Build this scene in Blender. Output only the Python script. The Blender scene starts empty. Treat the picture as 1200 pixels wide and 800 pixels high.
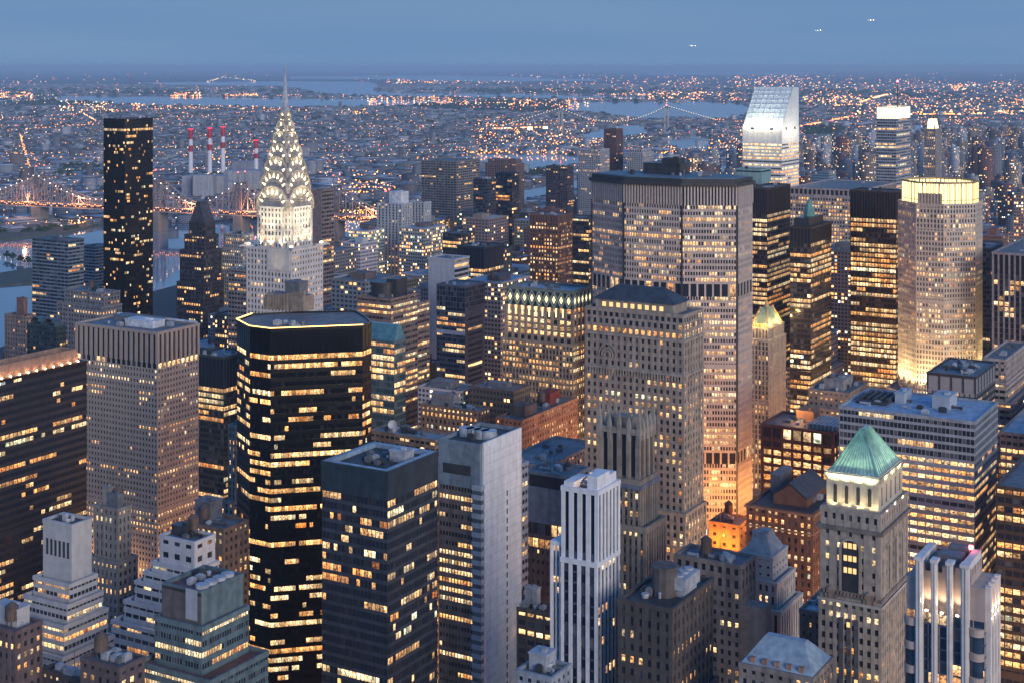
import bpy, math, random
import numpy as np
from math import sin, cos, tan, radians, atan, pi, sqrt
SC = bpy.context.scene
COL = SC.collection
# ------------------------------------------------------------------ camera, sky, sun, exposure
CAM_H = 320.0                      # observation deck height
FPX = 1753.0                       # focal length in pixels of a 1200 px wide frame
HORIZON = 77.5                     # picture row of the horizon; the lens is shifted down, verticals stay parallel
cam = bpy.data.cameras.new('camera'); co = bpy.data.objects.new('camera', cam); COL.objects.link(co)
co.location = (0, 0, CAM_H); co.rotation_euler = (pi/2, 0, 0); cam.shift_y = -(400-HORIZON)/1200
cam.lens = FPX / 1200 * 36; cam.sensor_width = 36; cam.clip_start = 1; cam.clip_end = 600000
SC.camera = co
SKY_STRENGTH, SUN_STRENGTH, EXPOSURE, HAZE = 0.10, 0.72, 1.5, 3.3e-5
LAMPS = 0.52      # how strongly the city's own lights stand against the dusk sky
SUN_EL, SUN_AZ = radians(9.0), radians(150.0)   # azimuth measured clockwise from the view axis (+Y)
SKY_TINT = (0.44, 0.70, 0.98)
W = bpy.data.worlds.new('World'); SC.world = W; W.use_nodes = True
nt = W.node_tree; nt.nodes.clear()
sk = nt.nodes.new('ShaderNodeTexSky'); sk.sky_type = 'NISHITA'; sk.sun_disc = False
sk.sun_elevation = SUN_EL; sk.sun_rotation = SUN_AZ; sk.altitude = 300; sk.air_density = 1.0; sk.dust_density = 0.2; sk.ozone_density = 3.0
bg = nt.nodes.new('ShaderNodeBackground'); bg.inputs[1].default_value = SKY_STRENGTH
wo = nt.nodes.new('ShaderNodeOutputWorld')
tint = nt.nodes.new('ShaderNodeVectorMath'); tint.operation = 'MULTIPLY'; tint.inputs[1].default_value = SKY_TINT
nt.links.new(sk.outputs[0], tint.inputs[0]); 
tcw = nt.nodes.new('ShaderNodeTexCoord'); sp = nt.nodes.new('ShaderNodeSeparateXYZ'); nt.links.new(tcw.outputs['Generated'], sp.inputs[0])
hz_f = nt.nodes.new('ShaderNodeMapRange'); hz_f.interpolation_type = 'SMOOTHSTEP'
for i_, v_ in ((1, 0.05), (2, 0.55), (3, 1.0), (4, 0.0)): hz_f.inputs[i_].default_value = v_
nt.links.new(sp.outputs[2], hz_f.inputs[0])
cln = nt.nodes.new('ShaderNodeTexNoise'); cln.inputs['Scale'].default_value = 3.0; cln.inputs['Detail'].default_value = 5.0
cmp_ = nt.nodes.new('ShaderNodeMapping'); cmp_.inputs['Scale'].default_value = (1.0, 1.0, 14.0); nt.links.new(tcw.outputs['Generated'], cmp_.inputs[0]); nt.links.new(cmp_.outputs[0], cln.inputs['Vector'])
cr_ = nt.nodes.new('ShaderNodeMix'); cr_.data_type = 'RGBA'; cr_.inputs[6].default_value = (.44, .92, 1.74, 1); cr_.inputs[7].default_value = (.70, 1.14, 1.80, 1)
nt.links.new(cln.outputs[0], cr_.inputs[0])
skm = nt.nodes.new('ShaderNodeMix'); skm.data_type = 'RGBA'; nt.links.new(hz_f.outputs[0], skm.inputs[0]); nt.links.new(tint.outputs[0], skm.inputs[6]); nt.links.new(cr_.outputs[2], skm.inputs[7])
nt.links.new(skm.outputs[2], bg.inputs[0]); nt.links.new(bg.outputs[0], wo.inputs[0])
sun = bpy.data.lights.new('sun', 'SUN'); sun.energy = SUN_STRENGTH; sun.angle = radians(30); sun.color = (1.0, 0.82, 0.66)
so = bpy.data.objects.new('sun', sun); COL.objects.link(so)
# rotation so that -Z of the lamp points from the sun to the scene
sd = (sin(SUN_AZ)*cos(radians(14)), cos(SUN_AZ)*cos(radians(14)), sin(radians(14)))
from mathutils import Vector
so.rotation_euler = Vector(sd).to_track_quat('Z', 'Y').to_euler()
SC.view_settings.view_transform = 'Standard'; SC.view_settings.look = 'None'; SC.view_settings.gamma = 1
SC.view_settings.use_curve_mapping = False; SC.view_settings.exposure = EXPOSURE
SC.render.engine = 'CYCLES'
cy = SC.cycles
cy.max_bounces = 5; cy.diffuse_bounces = 2; cy.glossy_bounces = 2; cy.transmission_bounces = 2; cy.volume_bounces = 1
cy.caustics_reflective = False; cy.caustics_refractive = False; cy.sample_clamp_indirect = 3.0; cy.sample_clamp_direct = 0
cy.use_denoising = True; cy.denoiser = 'OPENIMAGEDENOISE'; cy.denoising_input_passes = 'RGB_ALBEDO_NORMAL'
cy.use_adaptive_sampling = False; cy.use_light_tree = True

# ------------------------------------------------------------------ frames of reference
GR = radians(30.3); CG, SG = cos(GR), sin(GR)       # the street grid against the view axis
def l2w(x, y): return (x*CG + y*SG, -x*SG + y*CG)   # grid (x along cross streets, y along avenues) -> world
def w2l(x, y): return (x*CG - y*SG, x*SG + y*CG)
def ray(px, py):
    return (px-600, FPX, HORIZON-py)
def PY(px, py, Y):
    r = ray(px, py); t = Y/r[1]
    return (t*r[0], Y, CAM_H + t*r[2])
def PZ(px, py, z=0.0):
    r = ray(px, py); t = (z-CAM_H)/r[2]
    return (t*r[0], t*r[1], z)
def proj(x, y, z):
    return (600 + FPX*x/y, HORIZON + FPX*(CAM_H-z)/y)
def along(px, N, d):
    """distance t so that N + d*t projects to column px"""
    a = (px-600)/FPX
    return (a*N[1] - N[0]) / (d[0] - a*d[1])
def lrect(nx, ny, Y, xl, xr):
    """near roof corner at pixel nx,ny depth Y; left and right corners at columns xl, xr -> centre world, w, d, z"""
    N = PY(nx, ny, Y)
    w = along(xl, N, (-CG, SG)); d = along(xr, N, (SG, CG))
    lx, ly = w2l(N[0], N[1])
    return (lx-w/2, ly+d/2, w, d, N[2])

# ------------------------------------------------------------------ materials
def nodes(m):
    m.use_nodes = True; t = m.node_tree; t.nodes.clear(); return t
def N_(t, typ, **kw):
    n = t.nodes.new(typ)
    for k, v in kw.items():
        if k.startswith('i_'):
            key = k[2:]; key = int(key) if key.isdigit() else key
            n.inputs[key].default_value = v
        else: setattr(n, k, v)
    return n
def L_(t, a, b): t.links.new(a, b)
MC = {}
def c4(c): return (c[0], c[1], c[2], 1)
def wall(c, rough=0.8, kind='stone', metal=0.0):
    key = ('w', tuple(round(v, 3) for v in c), rough, kind, metal)
    if key in MC: return MC[key]
    m = bpy.data.materials.new('facade_' + kind); t = nodes(m)
    p = N_(t, 'ShaderNodeBsdfPrincipled', i_Roughness=rough, i_Metallic=metal); o = N_(t, 'ShaderNodeOutputMaterial')
    tc = N_(t, 'ShaderNodeTexCoord'); mp = N_(t, 'ShaderNodeMapping'); mp.inputs['Scale'].default_value = (0.35, 0.35, 0.03)
    n1 = N_(t, 'ShaderNodeTexNoise', i_Scale=1.0, i_Detail=4.0)
    n2 = N_(t, 'ShaderNodeTexNoise', i_Scale=0.35, i_Detail=5.0)
    L_(t, tc.outputs['Object'], mp.inputs[0]); L_(t, mp.outputs[0], n1.inputs['Vector']); L_(t, tc.outputs['Object'], n2.inputs['Vector'])
    ad = N_(t, 'ShaderNodeMath', operation='ADD'); L_(t, n1.outputs[0], ad.inputs[0]); L_(t, n2.outputs[0], ad.inputs[1])
    mr = N_(t, 'ShaderNodeMapRange'); mr.inputs[1].default_value = 0.75; mr.inputs[2].default_value = 1.25
    pale = max(c) > .42; mr.inputs[3].default_value = 0.84 if pale else 0.66; mr.inputs[4].default_value = 1.08 if pale else 1.2; L_(t, ad.outputs[0], mr.inputs[0])
    mx = N_(t, 'ShaderNodeVectorMath', operation='SCALE'); mx.inputs[0].default_value = c; L_(t, mr.outputs[0], mx.inputs[3])
    L_(t, mx.outputs[0], p.inputs['Base Color']); L_(t, p.outputs[0], o.inputs[0])
    MC[key] = m; return m
def plain(name, c, rough=0.6, metal=0.0):
    key = ('p', name, tuple(c), rough, metal)
    if key in MC: return MC[key]
    m = bpy.data.materials.new(name); t = nodes(m)
    p = N_(t, 'ShaderNodeBsdfPrincipled', i_Roughness=rough, i_Metallic=metal); o = N_(t, 'ShaderNodeOutputMaterial')
    n = N_(t, 'ShaderNodeTexNoise', i_Scale=0.4, i_Detail=6.0); tc = N_(t, 'ShaderNodeTexCoord'); L_(t, tc.outputs['Object'], n.inputs['Vector'])
    mr = N_(t, 'ShaderNodeMapRange'); mr.inputs[1].default_value = 0.3; mr.inputs[2].default_value = 0.7; mr.inputs[3].default_value = 0.7; mr.inputs[4].default_value = 1.2
    n3 = N_(t, 'ShaderNodeTexVoronoi', i_Scale=0.16); L_(t, tc.outputs['Object'], n3.inputs['Vector']); sc3 = N_(t, 'ShaderNodeSeparateColor'); L_(t, n3.outputs['Color'], sc3.inputs[0])
    m3 = N_(t, 'ShaderNodeMath', operation='MULTIPLY_ADD'); m3.inputs[1].default_value = .22; L_(t, sc3.outputs[0], m3.inputs[0]); L_(t, n.outputs[0], m3.inputs[2]); n = m3
    mr.inputs[1].default_value = 0.42; mr.inputs[2].default_value = 0.82
    mx = N_(t, 'ShaderNodeVectorMath', operation='SCALE'); mx.inputs[0].default_value = c; L_(t, n.outputs[0], mr.inputs[0]); L_(t, mr.outputs[0], mx.inputs[3])
    L_(t, mx.outputs[0], p.inputs['Base Color']); L_(t, p.outputs[0], o.inputs[0]); MC[key] = m; return m
def glow(name, c, s, sampled=False):
    key = ('g', name, tuple(c), s)
    if key in MC: return MC[key]
    m = bpy.data.materials.new(name); t = nodes(m); e = N_(t, 'ShaderNodeEmission'); e.inputs[0].default_value = c4(c); e.inputs[1].default_value = s*LAMPS
    o = N_(t, 'ShaderNodeOutputMaterial'); L_(t, e.outputs[0], o.inputs[0])
    m.cycles.emission_sampling = 'AUTO' if sampled else 'NONE'; MC[key] = m; return m
WARM = [(0.0, (1.0, 0.27, 0.05)), (0.2, (1.0, 0.42, 0.12)), (0.5, (1.0, 0.56, 0.23)), (0.84, (1.0, 0.73, 0.41)), (0.96, (0.80, 0.90, 0.55)), (1.0, (0.7, 0.85, 1.0))]
def ramp(t, stops=WARM):
    r = N_(t, 'ShaderNodeValToRGB'); e = r.color_ramp.elements
    e[0].position = stops[0][0]; e[0].color = c4(stops[0][1]); e[1].position = stops[-1][0]; e[1].color = c4(stops[-1][1])
    for p, c in stops[1:-1]:
        q = e.new(p); q.color = c4(c)
    return r
WIN_GAIN = 1.18*LAMPS
def pane_mat(gl=(0.02, 0.03, 0.05), blind=0.16, name='window_glass', rough=0.12):
    key = ('pane', gl, blind, rough)
    if key in MC: return MC[key]
    m = bpy.data.materials.new(name); t = nodes(m)
    p = N_(t, 'ShaderNodeBsdfPrincipled', i_Roughness=rough); o = N_(t, 'ShaderNodeOutputMaterial')
    al = N_(t, 'ShaderNodeAttribute', attribute_name='lit'); ar = N_(t, 'ShaderNodeAttribute', attribute_name='rnd')
    uv = N_(t, 'ShaderNodeAttribute', attribute_name='cell')
    # blinds drawn in some of the unlit panes
    bl = N_(t, 'ShaderNodeMapRange'); bl.inputs[1].default_value = 0.62; bl.inputs[2].default_value = 1.0
    L_(t, ar.outputs['Fac'], bl.inputs[0])
    mx = N_(t, 'ShaderNodeMix', data_type='RGBA'); mx.inputs[6].default_value = c4(gl); mx.inputs[7].default_value = c4((blind*0.9, blind*0.97, blind*1.1))
    L_(t, bl.outputs[0], mx.inputs[0]); L_(t, mx.outputs[2], p.inputs['Base Color'])
    rp = ramp(t); L_(t, ar.outputs['Fac'], rp.inputs[0]); L_(t, rp.outputs[0], p.inputs['Emission Color'])
    ns = N_(t, 'ShaderNodeTexNoise', i_Scale=3.4, i_Detail=4.0); L_(t, uv.outputs['Vector'], ns.inputs['Vector'])
    sx = N_(t, 'ShaderNodeSeparateXYZ'); L_(t, uv.outputs['Vector'], sx.inputs[0])
    fr = N_(t, 'ShaderNodeMath', operation='FRACT'); L_(t, sx.outputs[1], fr.inputs[0])
    g1 = N_(t, 'ShaderNodeMapRange'); g1.inputs[1].default_value = 0.0; g1.inputs[2].default_value = 1.0; g1.inputs[3].default_value = 0.45; g1.inputs[4].default_value = 1.25; L_(t, fr.outputs[0], g1.inputs[0])
    g2 = N_(t, 'ShaderNodeMapRange'); g2.inputs[1].default_value = 0.35; g2.inputs[2].default_value = 0.65; g2.inputs[3].default_value = 0.12; g2.inputs[4].default_value = 1.7; L_(t, ns.outputs[0], g2.inputs[0])
    a = N_(t, 'ShaderNodeMath', operation='MULTIPLY'); L_(t, g1.outputs[0], a.inputs[0]); L_(t, g2.outputs[0], a.inputs[1])
    b = N_(t, 'ShaderNodeMath', operation='MULTIPLY'); L_(t, a.outputs[0], b.inputs[0]); L_(t, al.outputs['Fac'], b.inputs[1])
    c = N_(t, 'ShaderNodeMath', operation='MULTIPLY'); L_(t, b.outputs[0], c.inputs[0]); c.inputs[1].default_value = WIN_GAIN
    L_(t, c.outputs[0], p.inputs['Emission Strength']); L_(t, p.outputs[0], o.inputs[0])
    m.cycles.emission_sampling = 'NONE'; MC[key] = m; return m
def far_mat():
    """facades too far away to show window frames: colour, share of lit rooms and seed come from the mesh"""
    if 'far' in MC: return MC['far']
    m = bpy.data.materials.new('distant_facade'); t = nodes(m)
    p = N_(t, 'ShaderNodeBsdfPrincipled', i_Roughness=0.7); o = N_(t, 'ShaderNodeOutputMaterial')
    ac = N_(t, 'ShaderNodeAttribute', attribute_name='tone'); al = N_(t, 'ShaderNodeAttribute', attribute_name='lit'); ar = N_(t, 'ShaderNodeAttribute', attribute_name='rnd')
    uv = N_(t, 'ShaderNodeAttribute', attribute_name='cell'); sx = N_(t, 'ShaderNodeSeparateXYZ'); L_(t, uv.outputs['Vector'], sx.inputs[0])
    def M(op, a, b=None, v=None):
        n = N_(t, 'ShaderNodeMath', operation=op); L_(t, a, n.inputs[0])
        if b is not None: L_(t, b, n.inputs[1])
        if v is not None: n.inputs[1].default_value = v
        return n.outputs[0]
    fu, fv = M('FRACT', sx.outputs[0]), M('FRACT', sx.outputs[1]); cu, cv = M('FLOOR', sx.outputs[0]), M('FLOOR', sx.outputs[1])
    mask = M('MULTIPLY', M('MULTIPLY', M('GREATER_THAN', fu, v=0.2), M('LESS_THAN', fu, v=0.8)), M('MULTIPLY', M('GREATER_THAN', fv, v=0.3), M('LESS_THAN', fv, v=0.82)))
    mask = M('MULTIPLY', mask, M('GREATER_THAN', al.outputs['Fac'], v=-0.5))
    cb = N_(t, 'ShaderNodeCombineXYZ'); L_(t, cu, cb.inputs[0]); L_(t, cv, cb.inputs[1]); L_(t, M('MULTIPLY', ar.outputs['Fac'], v=977.0), cb.inputs[2])
    wn = N_(t, 'ShaderNodeTexWhiteNoise', noise_dimensions='3D'); L_(t, cb.outputs[0], wn.inputs['Vector'])
    cr = N_(t, 'ShaderNodeCombineXYZ'); L_(t, cv, cr.inputs[1]); L_(t, M('MULTIPLY', ar.outputs['Fac'], v=531.0), cr.inputs[2])
    wr = N_(t, 'ShaderNodeTexWhiteNoise', noise_dimensions='3D'); L_(t, cr.outputs[0], wr.inputs['Vector'])
    thr = M('MULTIPLY', al.outputs['Fac'], M('ADD', M('MULTIPLY', M('POWER', wr.outputs[0], v=2.0), v=1.8), v=0.4))
    lit = M('MULTIPLY', M('LESS_THAN', wn.outputs[0], thr), mask)
    wsep = N_(t, 'ShaderNodeSeparateColor'); L_(t, wn.outputs['Color'], wsep.inputs[0])
    st = M('MULTIPLY', lit, M('ADD', M('MULTIPLY', wsep.outputs[1], v=1.5), v=0.35)); st = M('MULTIPLY', st, v=WIN_GAIN*1.35)
    rp = ramp(t); L_(t, wsep.outputs[2], rp.inputs[0]); L_(t, rp.outputs[0], p.inputs['Emission Color']); L_(t, st, p.inputs['Emission Strength'])
    mx = N_(t, 'ShaderNodeMix', data_type='RGBA'); L_(t, mask, mx.inputs[0]); L_(t, ac.outputs['Color'], mx.inputs[6]); mx.inputs[7].default_value = (0.025, 0.035, 0.055, 1)
    L_(t, mx.outputs[2], p.inputs['Base Color']); L_(t, p.outputs[0], o.inputs[0])
    m.cycles.emission_sampling = 'NONE'; MC['far'] = m; return m

# ------------------------------------------------------------------ mesh builder
class MB:
    def __init__(s): s.v = []; s.f = []; s.att = {}
    def quad(s, a, b, c, d):
        i = len(s.v); s.v += [a, b, c, d]; s.f.append((i, i+1, i+2, i+3))
    def tri(s, a, b, c):
        i = len(s.v); s.v += [a, b, c]; s.f.append((i, i+1, i+2))
    def box(s, x0, y0, z0, x1, y1, z1):
        i = len(s.v)
        s.v += [(x0,y0,z0),(x1,y0,z0),(x1,y1,z0),(x0,y1,z0),(x0,y0,z1),(x1,y0,z1),(x1,y1,z1),(x0,y1,z1)]
        s.f += [(i,i+3,i+2,i+1),(i+4,i+5,i+6,i+7),(i,i+1,i+5,i+4),(i+1,i+2,i+6,i+5),(i+2,i+3,i+7,i+6),(i+3,i,i+4,i+7)]
    def cbox(s, cx, cy, z0, w, d, h): s.box(cx-w/2, cy-d/2, z0, cx+w/2, cy+d/2, z0+h)
    def slab(s, p0, p1, q1, q0, z0, z1, ends=True):
        i = len(s.v)
        s.v += [(*p0,z0),(*p1,z0),(*q1,z0),(*q0,z0),(*p0,z1),(*p1,z1),(*q1,z1),(*q0,z1)]
        s.f += [(i,i+1,i+2,i+3),(i+4,i+7,i+6,i+5),(i+3,i+2,i+6,i+7)]
        if ends: s.f += [(i,i+3,i+7,i+4),(i+2,i+1,i+5,i+6)]
    def prism(s, poly, z0, z1, bottom=False, top=None):
        n = len(poly); i = len(s.v); tp = top or poly
        s.v += [(x,y,z0) for x,y in poly] + [(x,y,z1) for x,y in tp]
        s.f += [(i+k, i+(k+1)%n, i+n+(k+1)%n, i+n+k) for k in range(n)]
        s.f.append(tuple(i+n+k for k in range(n)))
        if bottom: s.f.append(tuple(i+n-1-k for k in range(n)))
    def cyl(s, cx, cy, z0, z1, r, r1=None, n=14):
        r1 = r if r1 is None else r1
        s.prism([(cx+r*cos(2*pi*k/n), cy+r*sin(2*pi*k/n)) for k in range(n)], z0, z1, True, [(cx+r1*cos(2*pi*k/n), cy+r1*sin(2*pi*k/n)) for k in range(n)])
    def ring(s, a, b, z0, z1):
        """a inner loop, b outer loop"""
        n = len(a); i = len(s.v)
        s.v += [(x,y,z0) for x,y in a]+[(x,y,z0) for x,y in b]+[(x,y,z1) for x,y in a]+[(x,y,z1) for x,y in b]
        for k in range(n):
            q = (k+1) % n
            s.f += [(i+n+k,i+n+q,i+3*n+q,i+3*n+k),(i+q,i+k,i+2*n+k,i+2*n+q),(i+2*n+k,i+3*n+k,i+3*n+q,i+2*n+q),(i+k,i+q,i+n+q,i+n+k)]
    def beam(s, p, q, r):
        p, q = Vector(p), Vector(q); d = (q-p).normalized(); u = d.cross(Vector((0,0,1)))
        if u.length < 1e-3: u = Vector((1,0,0))
        u.normalize(); w = d.cross(u); i = len(s.v)
        for c in (p, q):
            for a, b in ((-1,-1),(1,-1),(1,1),(-1,1)): s.v.append(tuple(c + u*a*r + w*b*r))
        s.f += [(i,i+1,i+2,i+3),(i+7,i+6,i+5,i+4),(i,i+4,i+5,i+1),(i+1,i+5,i+6,i+2),(i+2,i+6,i+7,i+3),(i+3,i+7,i+4,i)]
    def build(s, name, mat, parent=None, loc=(0,0,0), rot=0, **props):
        me = bpy.data.meshes.new(name)
        me.from_pydata(s.v, [], s.f)
        for k, vals in s.att.items():
            if k == 'cell':
                a = me.attributes.new('cell', 'FLOAT_VECTOR', 'CORNER'); a.data.foreach_set('vector', np.asarray(vals, dtype=np.float32).ravel())
            elif k == 'tone':
                a = me.attributes.new('tone', 'FLOAT_COLOR', 'FACE'); a.data.foreach_set('color', np.asarray(vals, dtype=np.float32).ravel())
            else:
                a = me.attributes.new(k, 'FLOAT', 'FACE'); a.data.foreach_set('value', np.asarray(vals, dtype=np.float32))
        me.materials.append(mat)
        o = bpy.data.objects.new(name, me); COL.objects.link(o); o.location = loc; o.rotation_euler = (0, 0, rot)
        if parent: o.parent = parent
        for k, v in props.items(): o[k] = v
        return o
def offset(poly, d):
    """outward offset of a convex counter-clockwise polygon"""
    n = len(poly); out = []
    for k in range(n):
        p, c, q = Vector(poly[k-1]), Vector(poly[k]), Vector(poly[(k+1) % n])
        a = (c-p).normalized(); b = (q-c).normalized(); na = Vector((a.y, -a.x)); nb = Vector((b.y, -b.x))
        m = (na+nb); m = m / max(0.2, m.dot(na)) if m.length > 1e-6 else na
        out.append((c.x+m.x*d, c.y+m.y*d))
    return out
def rectp(w, d, cx=0, cy=0): return [(cx-w/2, cy-d/2), (cx+w/2, cy-d/2), (cx+w/2, cy+d/2), (cx-w/2, cy+d/2)]

BLANK = dict(bw=9, fh=9, pw=1, sh=1, dp=.35, ds=.25, lit=0, run=0, row=0, sp=None, bright=1, hot=None, blank=True)
def ST(bw, fh, pw, sh, dp=0.35, ds=0.25, lit=0.3, run=0.6, row=0.8, sp=None, bright=1.0, hot=None):
    """facade rhythm: bay width, floor height, pier width, sill height, pier depth, sill depth, share lit, tendency to run on, difference between floors"""
    return dict(bw=bw, fh=fh, pw=pw, sh=sh, dp=dp, ds=ds, lit=lit, run=run, row=row, sp=sp, bright=bright, hot=hot)
REG = []   # footprints in grid coordinates, for the infill
class Bd:
    def __init__(s, name, label, cat, lx, ly, rot=None, group=None, seed=None, gl=(0.02,0.03,0.05), blind=0.16, rough=0.12, nwin=0):
        x, y = l2w(lx, ly); s.lx, s.ly = lx, ly
        s.rot = -GR if rot is None else rot
        s.e = bpy.data.objects.new(name, None); COL.objects.link(s.e); s.e.location = (x, y, 0); s.e.rotation_euler = (0, 0, s.rot)
        s.e['label'] = label; s.e['category'] = cat
        if group: s.e['group'] = group
        s.parts = {}; s.panes = []; s.nwin = nwin; s.R = random.Random(seed if seed is not None else name+label[:20])
        s.pm = pane_mat(gl, blind, rough=rough)
    def part(s, name, mat, key=None):
        k = (name, mat.name, key)
        if k not in s.parts: s.parts[k] = (MB(), name, mat, None)
        return s.parts[k][0]
    def world(s, x, y, z): 
        c, n = cos(s.rot), sin(s.rot)
        return (s.e.location.x + x*c - y*n, s.e.location.y + x*n + y*c, z)
    def facade(s, p0, p1, o0, o1, oo0, oo1, z0, z1, st, wm, sm):
        """p: wall plane, o: sill plane corners, oo: pier plane corners"""
        t = (Vector(p1)-Vector(p0)); Ln = t.length; t.normalize(); n = Vector((t.y, -t.x)); R = s.R
        vis = True
        wpos = s.world((p0[0]+p1[0])/2, (p0[1]+p1[1])/2, z1)
        c, sn = cos(s.rot), sin(s.rot); wn = (n.x*c-n.y*sn, n.x*sn+n.y*c)
        vis = (wn[0]*wpos[0] + wn[1]*wpos[1]) < 60
        if st is None or st.get('blank') or not vis or Ln < 1.5:
            wm.slab(p0, p1, oo1, oo0, z0, z1, True); return
        nb = max(1, round(Ln/st['bw'])); nf = max(1, round((z1-z0)/st['fh'])); bw = Ln/nb; fh = (z1-z0)/nf
        pw, sh = min(st['pw'], bw*0.8), min(st['sh'], fh*0.85)
        for j in range(nf):
            zz = z0 + j*fh
            if sh > 0: sm.slab(p0, p1, o1, o0, zz, zz+sh, False)
            rr = R.random(); mech = nf > 24 and j == int(nf*(.42+.2*((int(z1*7)) % 5)/5))
            if mech: sm.slab(p0, p1, o1, o0, zz+sh, zz+fh*.80, False)
            pl = st['lit'] * (1-st['row'] + st['row']*2*rr**1.5*1.25)
            if st['hot'] and any(a <= (z1-(zz+fh/2)) < b for a, b in st['hot']): pl = 0.9
            pl = 0 if mech else min(0.96, pl); on = R.random() < pl; rb = 0.55+0.6*R.random(); rh = R.random()
            for i in range(nb):
                if R.random() > st['run']: on = R.random() < pl
                a = p0[0]+t.x*i*bw, p0[1]+t.y*i*bw; b = p0[0]+t.x*(i+1)*bw, p0[1]+t.y*(i+1)*bw
                l = (rb*(0.3+1.2*R.random()**1.3))*st['bright'] if on else 0
                s.panes.append((a, b, zz+sh*0.6, zz+fh, l, min(1, max(0, 0.6*rh+0.4*R.random())) if on else (.3 if st['fh'] > 7 else R.random()), i, n, nb))
        if pw > 0:
            for i in range(nb+1):
                if i == 0: wm.slab(p0, (p0[0]+t.x*pw/2, p0[1]+t.y*pw/2), (p0[0]+t.x*pw/2+n.x*st['dp'], p0[1]+t.y*pw/2+n.y*st['dp']), oo0, z0, z1)
                elif i == nb: wm.slab((p1[0]-t.x*pw/2, p1[1]-t.y*pw/2), p1, oo1, (p1[0]-t.x*pw/2+n.x*st['dp'], p1[1]-t.y*pw/2+n.y*st['dp']), z0, z1)
                else:
                    cx, cyy = p0[0]+t.x*i*bw, p0[1]+t.y*i*bw
                    a = (cx-t.x*pw/2, cyy-t.y*pw/2); b = (cx+t.x*pw/2, cyy+t.y*pw/2)
                    wm.slab(a, b, (b[0]+n.x*st['dp'], b[1]+n.y*st['dp']), (a[0]+n.x*st['dp'], a[1]+n.y*st['dp']), z0, z1)
        else:
            pass
    def tower(s, poly, z0, z1, st, wmat, spmat=None, sts=None, roof=None, parapet=1.0, pmat=None, rooftop=True):
        st0 = st if st else ST(4,4,1,1); dp = st0['dp']; ds = st0['ds']
        wm = s.part('wall', wmat); sm = s.part('wall', wmat) if spmat is None else s.part('spandrel', spmat)
        s.part('wall', wmat).prism(offset(poly, -0.12), z0, z1-0.05)
        o = offset(poly, ds); oo = offset(poly, dp); n = len(poly)
        for k in range(n):
            q = (k+1) % n
            s.facade(poly[k], poly[q], o[k], o[q], oo[k], oo[q], z0, z1, (sts[k] if sts else st), wm, sm)
        if parapet: s.part('parapet', pmat or wmat, round(z1, 1)).ring(offset(poly, -0.5), offset(poly, max(dp, ds)+0.15), z1-0.6, z1+parapet)
        if rooftop:
            m = s.part('roof', roof or ROOF); i = offset(poly, -0.3); k = len(m.v); m.v += [(x,y,z1) for x,y in i]; m.f.append(tuple(range(k, k+n)))
    def piece(s, name, mat, fn, **props):
        m = MB(); fn(m); return m.build(name, mat, s.e, **props)
    def tank(s, x, y, z, r=2.2, h=4.5):
        def f(m):
            for a in (45, 135, 225, 315): m.cbox(x+r*.7*cos(radians(a)), y+r*.7*sin(radians(a)), z, .3, .3, 2.6)
            m.cyl(x, y, z+2.5, z+2.5+h, r, r*0.95); m.cyl(x, y, z+2.5+h, z+2.5+h+1.8, r*1.08, 0.1)
        s.piece('water_tank', WOOD, f)
    def clutter(s, w, d, z, n=6, cx=0, cy=0, big=1.0):
        R = s.R
        for _ in range(n):
            a, b = R.uniform(1.2, 4)*big, R.uniform(1.2, 4)*big; h = R.uniform(1, 2.6)*big
            x = cx+R.uniform(-w/2+a, w/2-a); y = cy+R.uniform(-d/2+b, d/2-b); k = R.random()
            mt = R.choice([GREY, LGREY, DGREY, LGREY])
            if k < 0.55: s.piece('air_handler', mt, lambda m: (m.cbox(x, y, z+0.3, a, b, h), m.cbox(x, y, z, a*.8, b*.8, .35), m.cbox(x, y, z+h+.3, a*.6, b*.6, .4)))
            elif k < 0.8: s.piece('roof_fan', mt, lambda m: (m.cyl(x, y, z, z+h*.7, a*.4), m.cyl(x, y, z+h*.7, z+h*.7+.5, a*.5, a*.45)))
            elif k < 0.87: s.piece('mast', DGREY, lambda m: (m.cyl(x, y, z, z+R.uniform(5, 9), .14, .06, n=6), m.cbox(x, y, z, .8, .8, .5)))
            else: s.piece('duct', mt, lambda m: (m.cbox(x, y, z+.4, a*2.2, .9, .9), m.cbox(x+a, y, z, .9, .9, 1.4)))
    def house(s, x, y, z, w, d, h, mat, roofm=None, name='penthouse'):
        def f(m):
            m.cbox(x, y, z, w, d, h); m.cbox(x, y, z+h-.3, w+.5, d+.5, .5); m.cbox(x+w*.2, y-d*.1, z+h+.2, w*.25, d*.25, 1.1)
        s.piece(name, mat, f)
    def finish(s):
        # individual windows: the highest panes of the faces that look at the camera
        P = sorted(range(len(s.panes)), key=lambda k: -s.panes[k][2])
        own = set(P[:s.nwin]); rest = MB(); lit, rnd, cell = [], [], []
        def cells(p):
            u0 = p[6]*1.37+p[5]*9; v0 = round(p[2]*.7)+.02
            return [(u0, v0, p[5]*31), (u0+1, v0, p[5]*31), (u0+1, v0+.96, p[5]*31), (u0, v0+.96, p[5]*31)]
        for k in range(len(s.panes)):
            a, b, z0, z1, l, r, i, n, nb = p = s.panes[k]
            q = [(*a, z0), (*b, z0), (*b, z1), (*a, z1)]
            if k in own:
                m = MB(); m.quad(*q); m.att = {'lit': [l], 'rnd': [r], 'cell': cells(p)}; m.build('window', s.pm, s.e)
            else:
                rest.quad(*q); lit.append(l); rnd.append(r); cell += cells(p)
        if rest.f:
            rest.att = {'lit': lit, 'rnd': rnd, 'cell': cell}
            rest.build('windows', s.pm, s.e, kind='stuff')
        for mb, name, mat, _ in s.parts.values():
            if mb.f: mb.build(name, mat, s.e)
        return s.e
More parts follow.
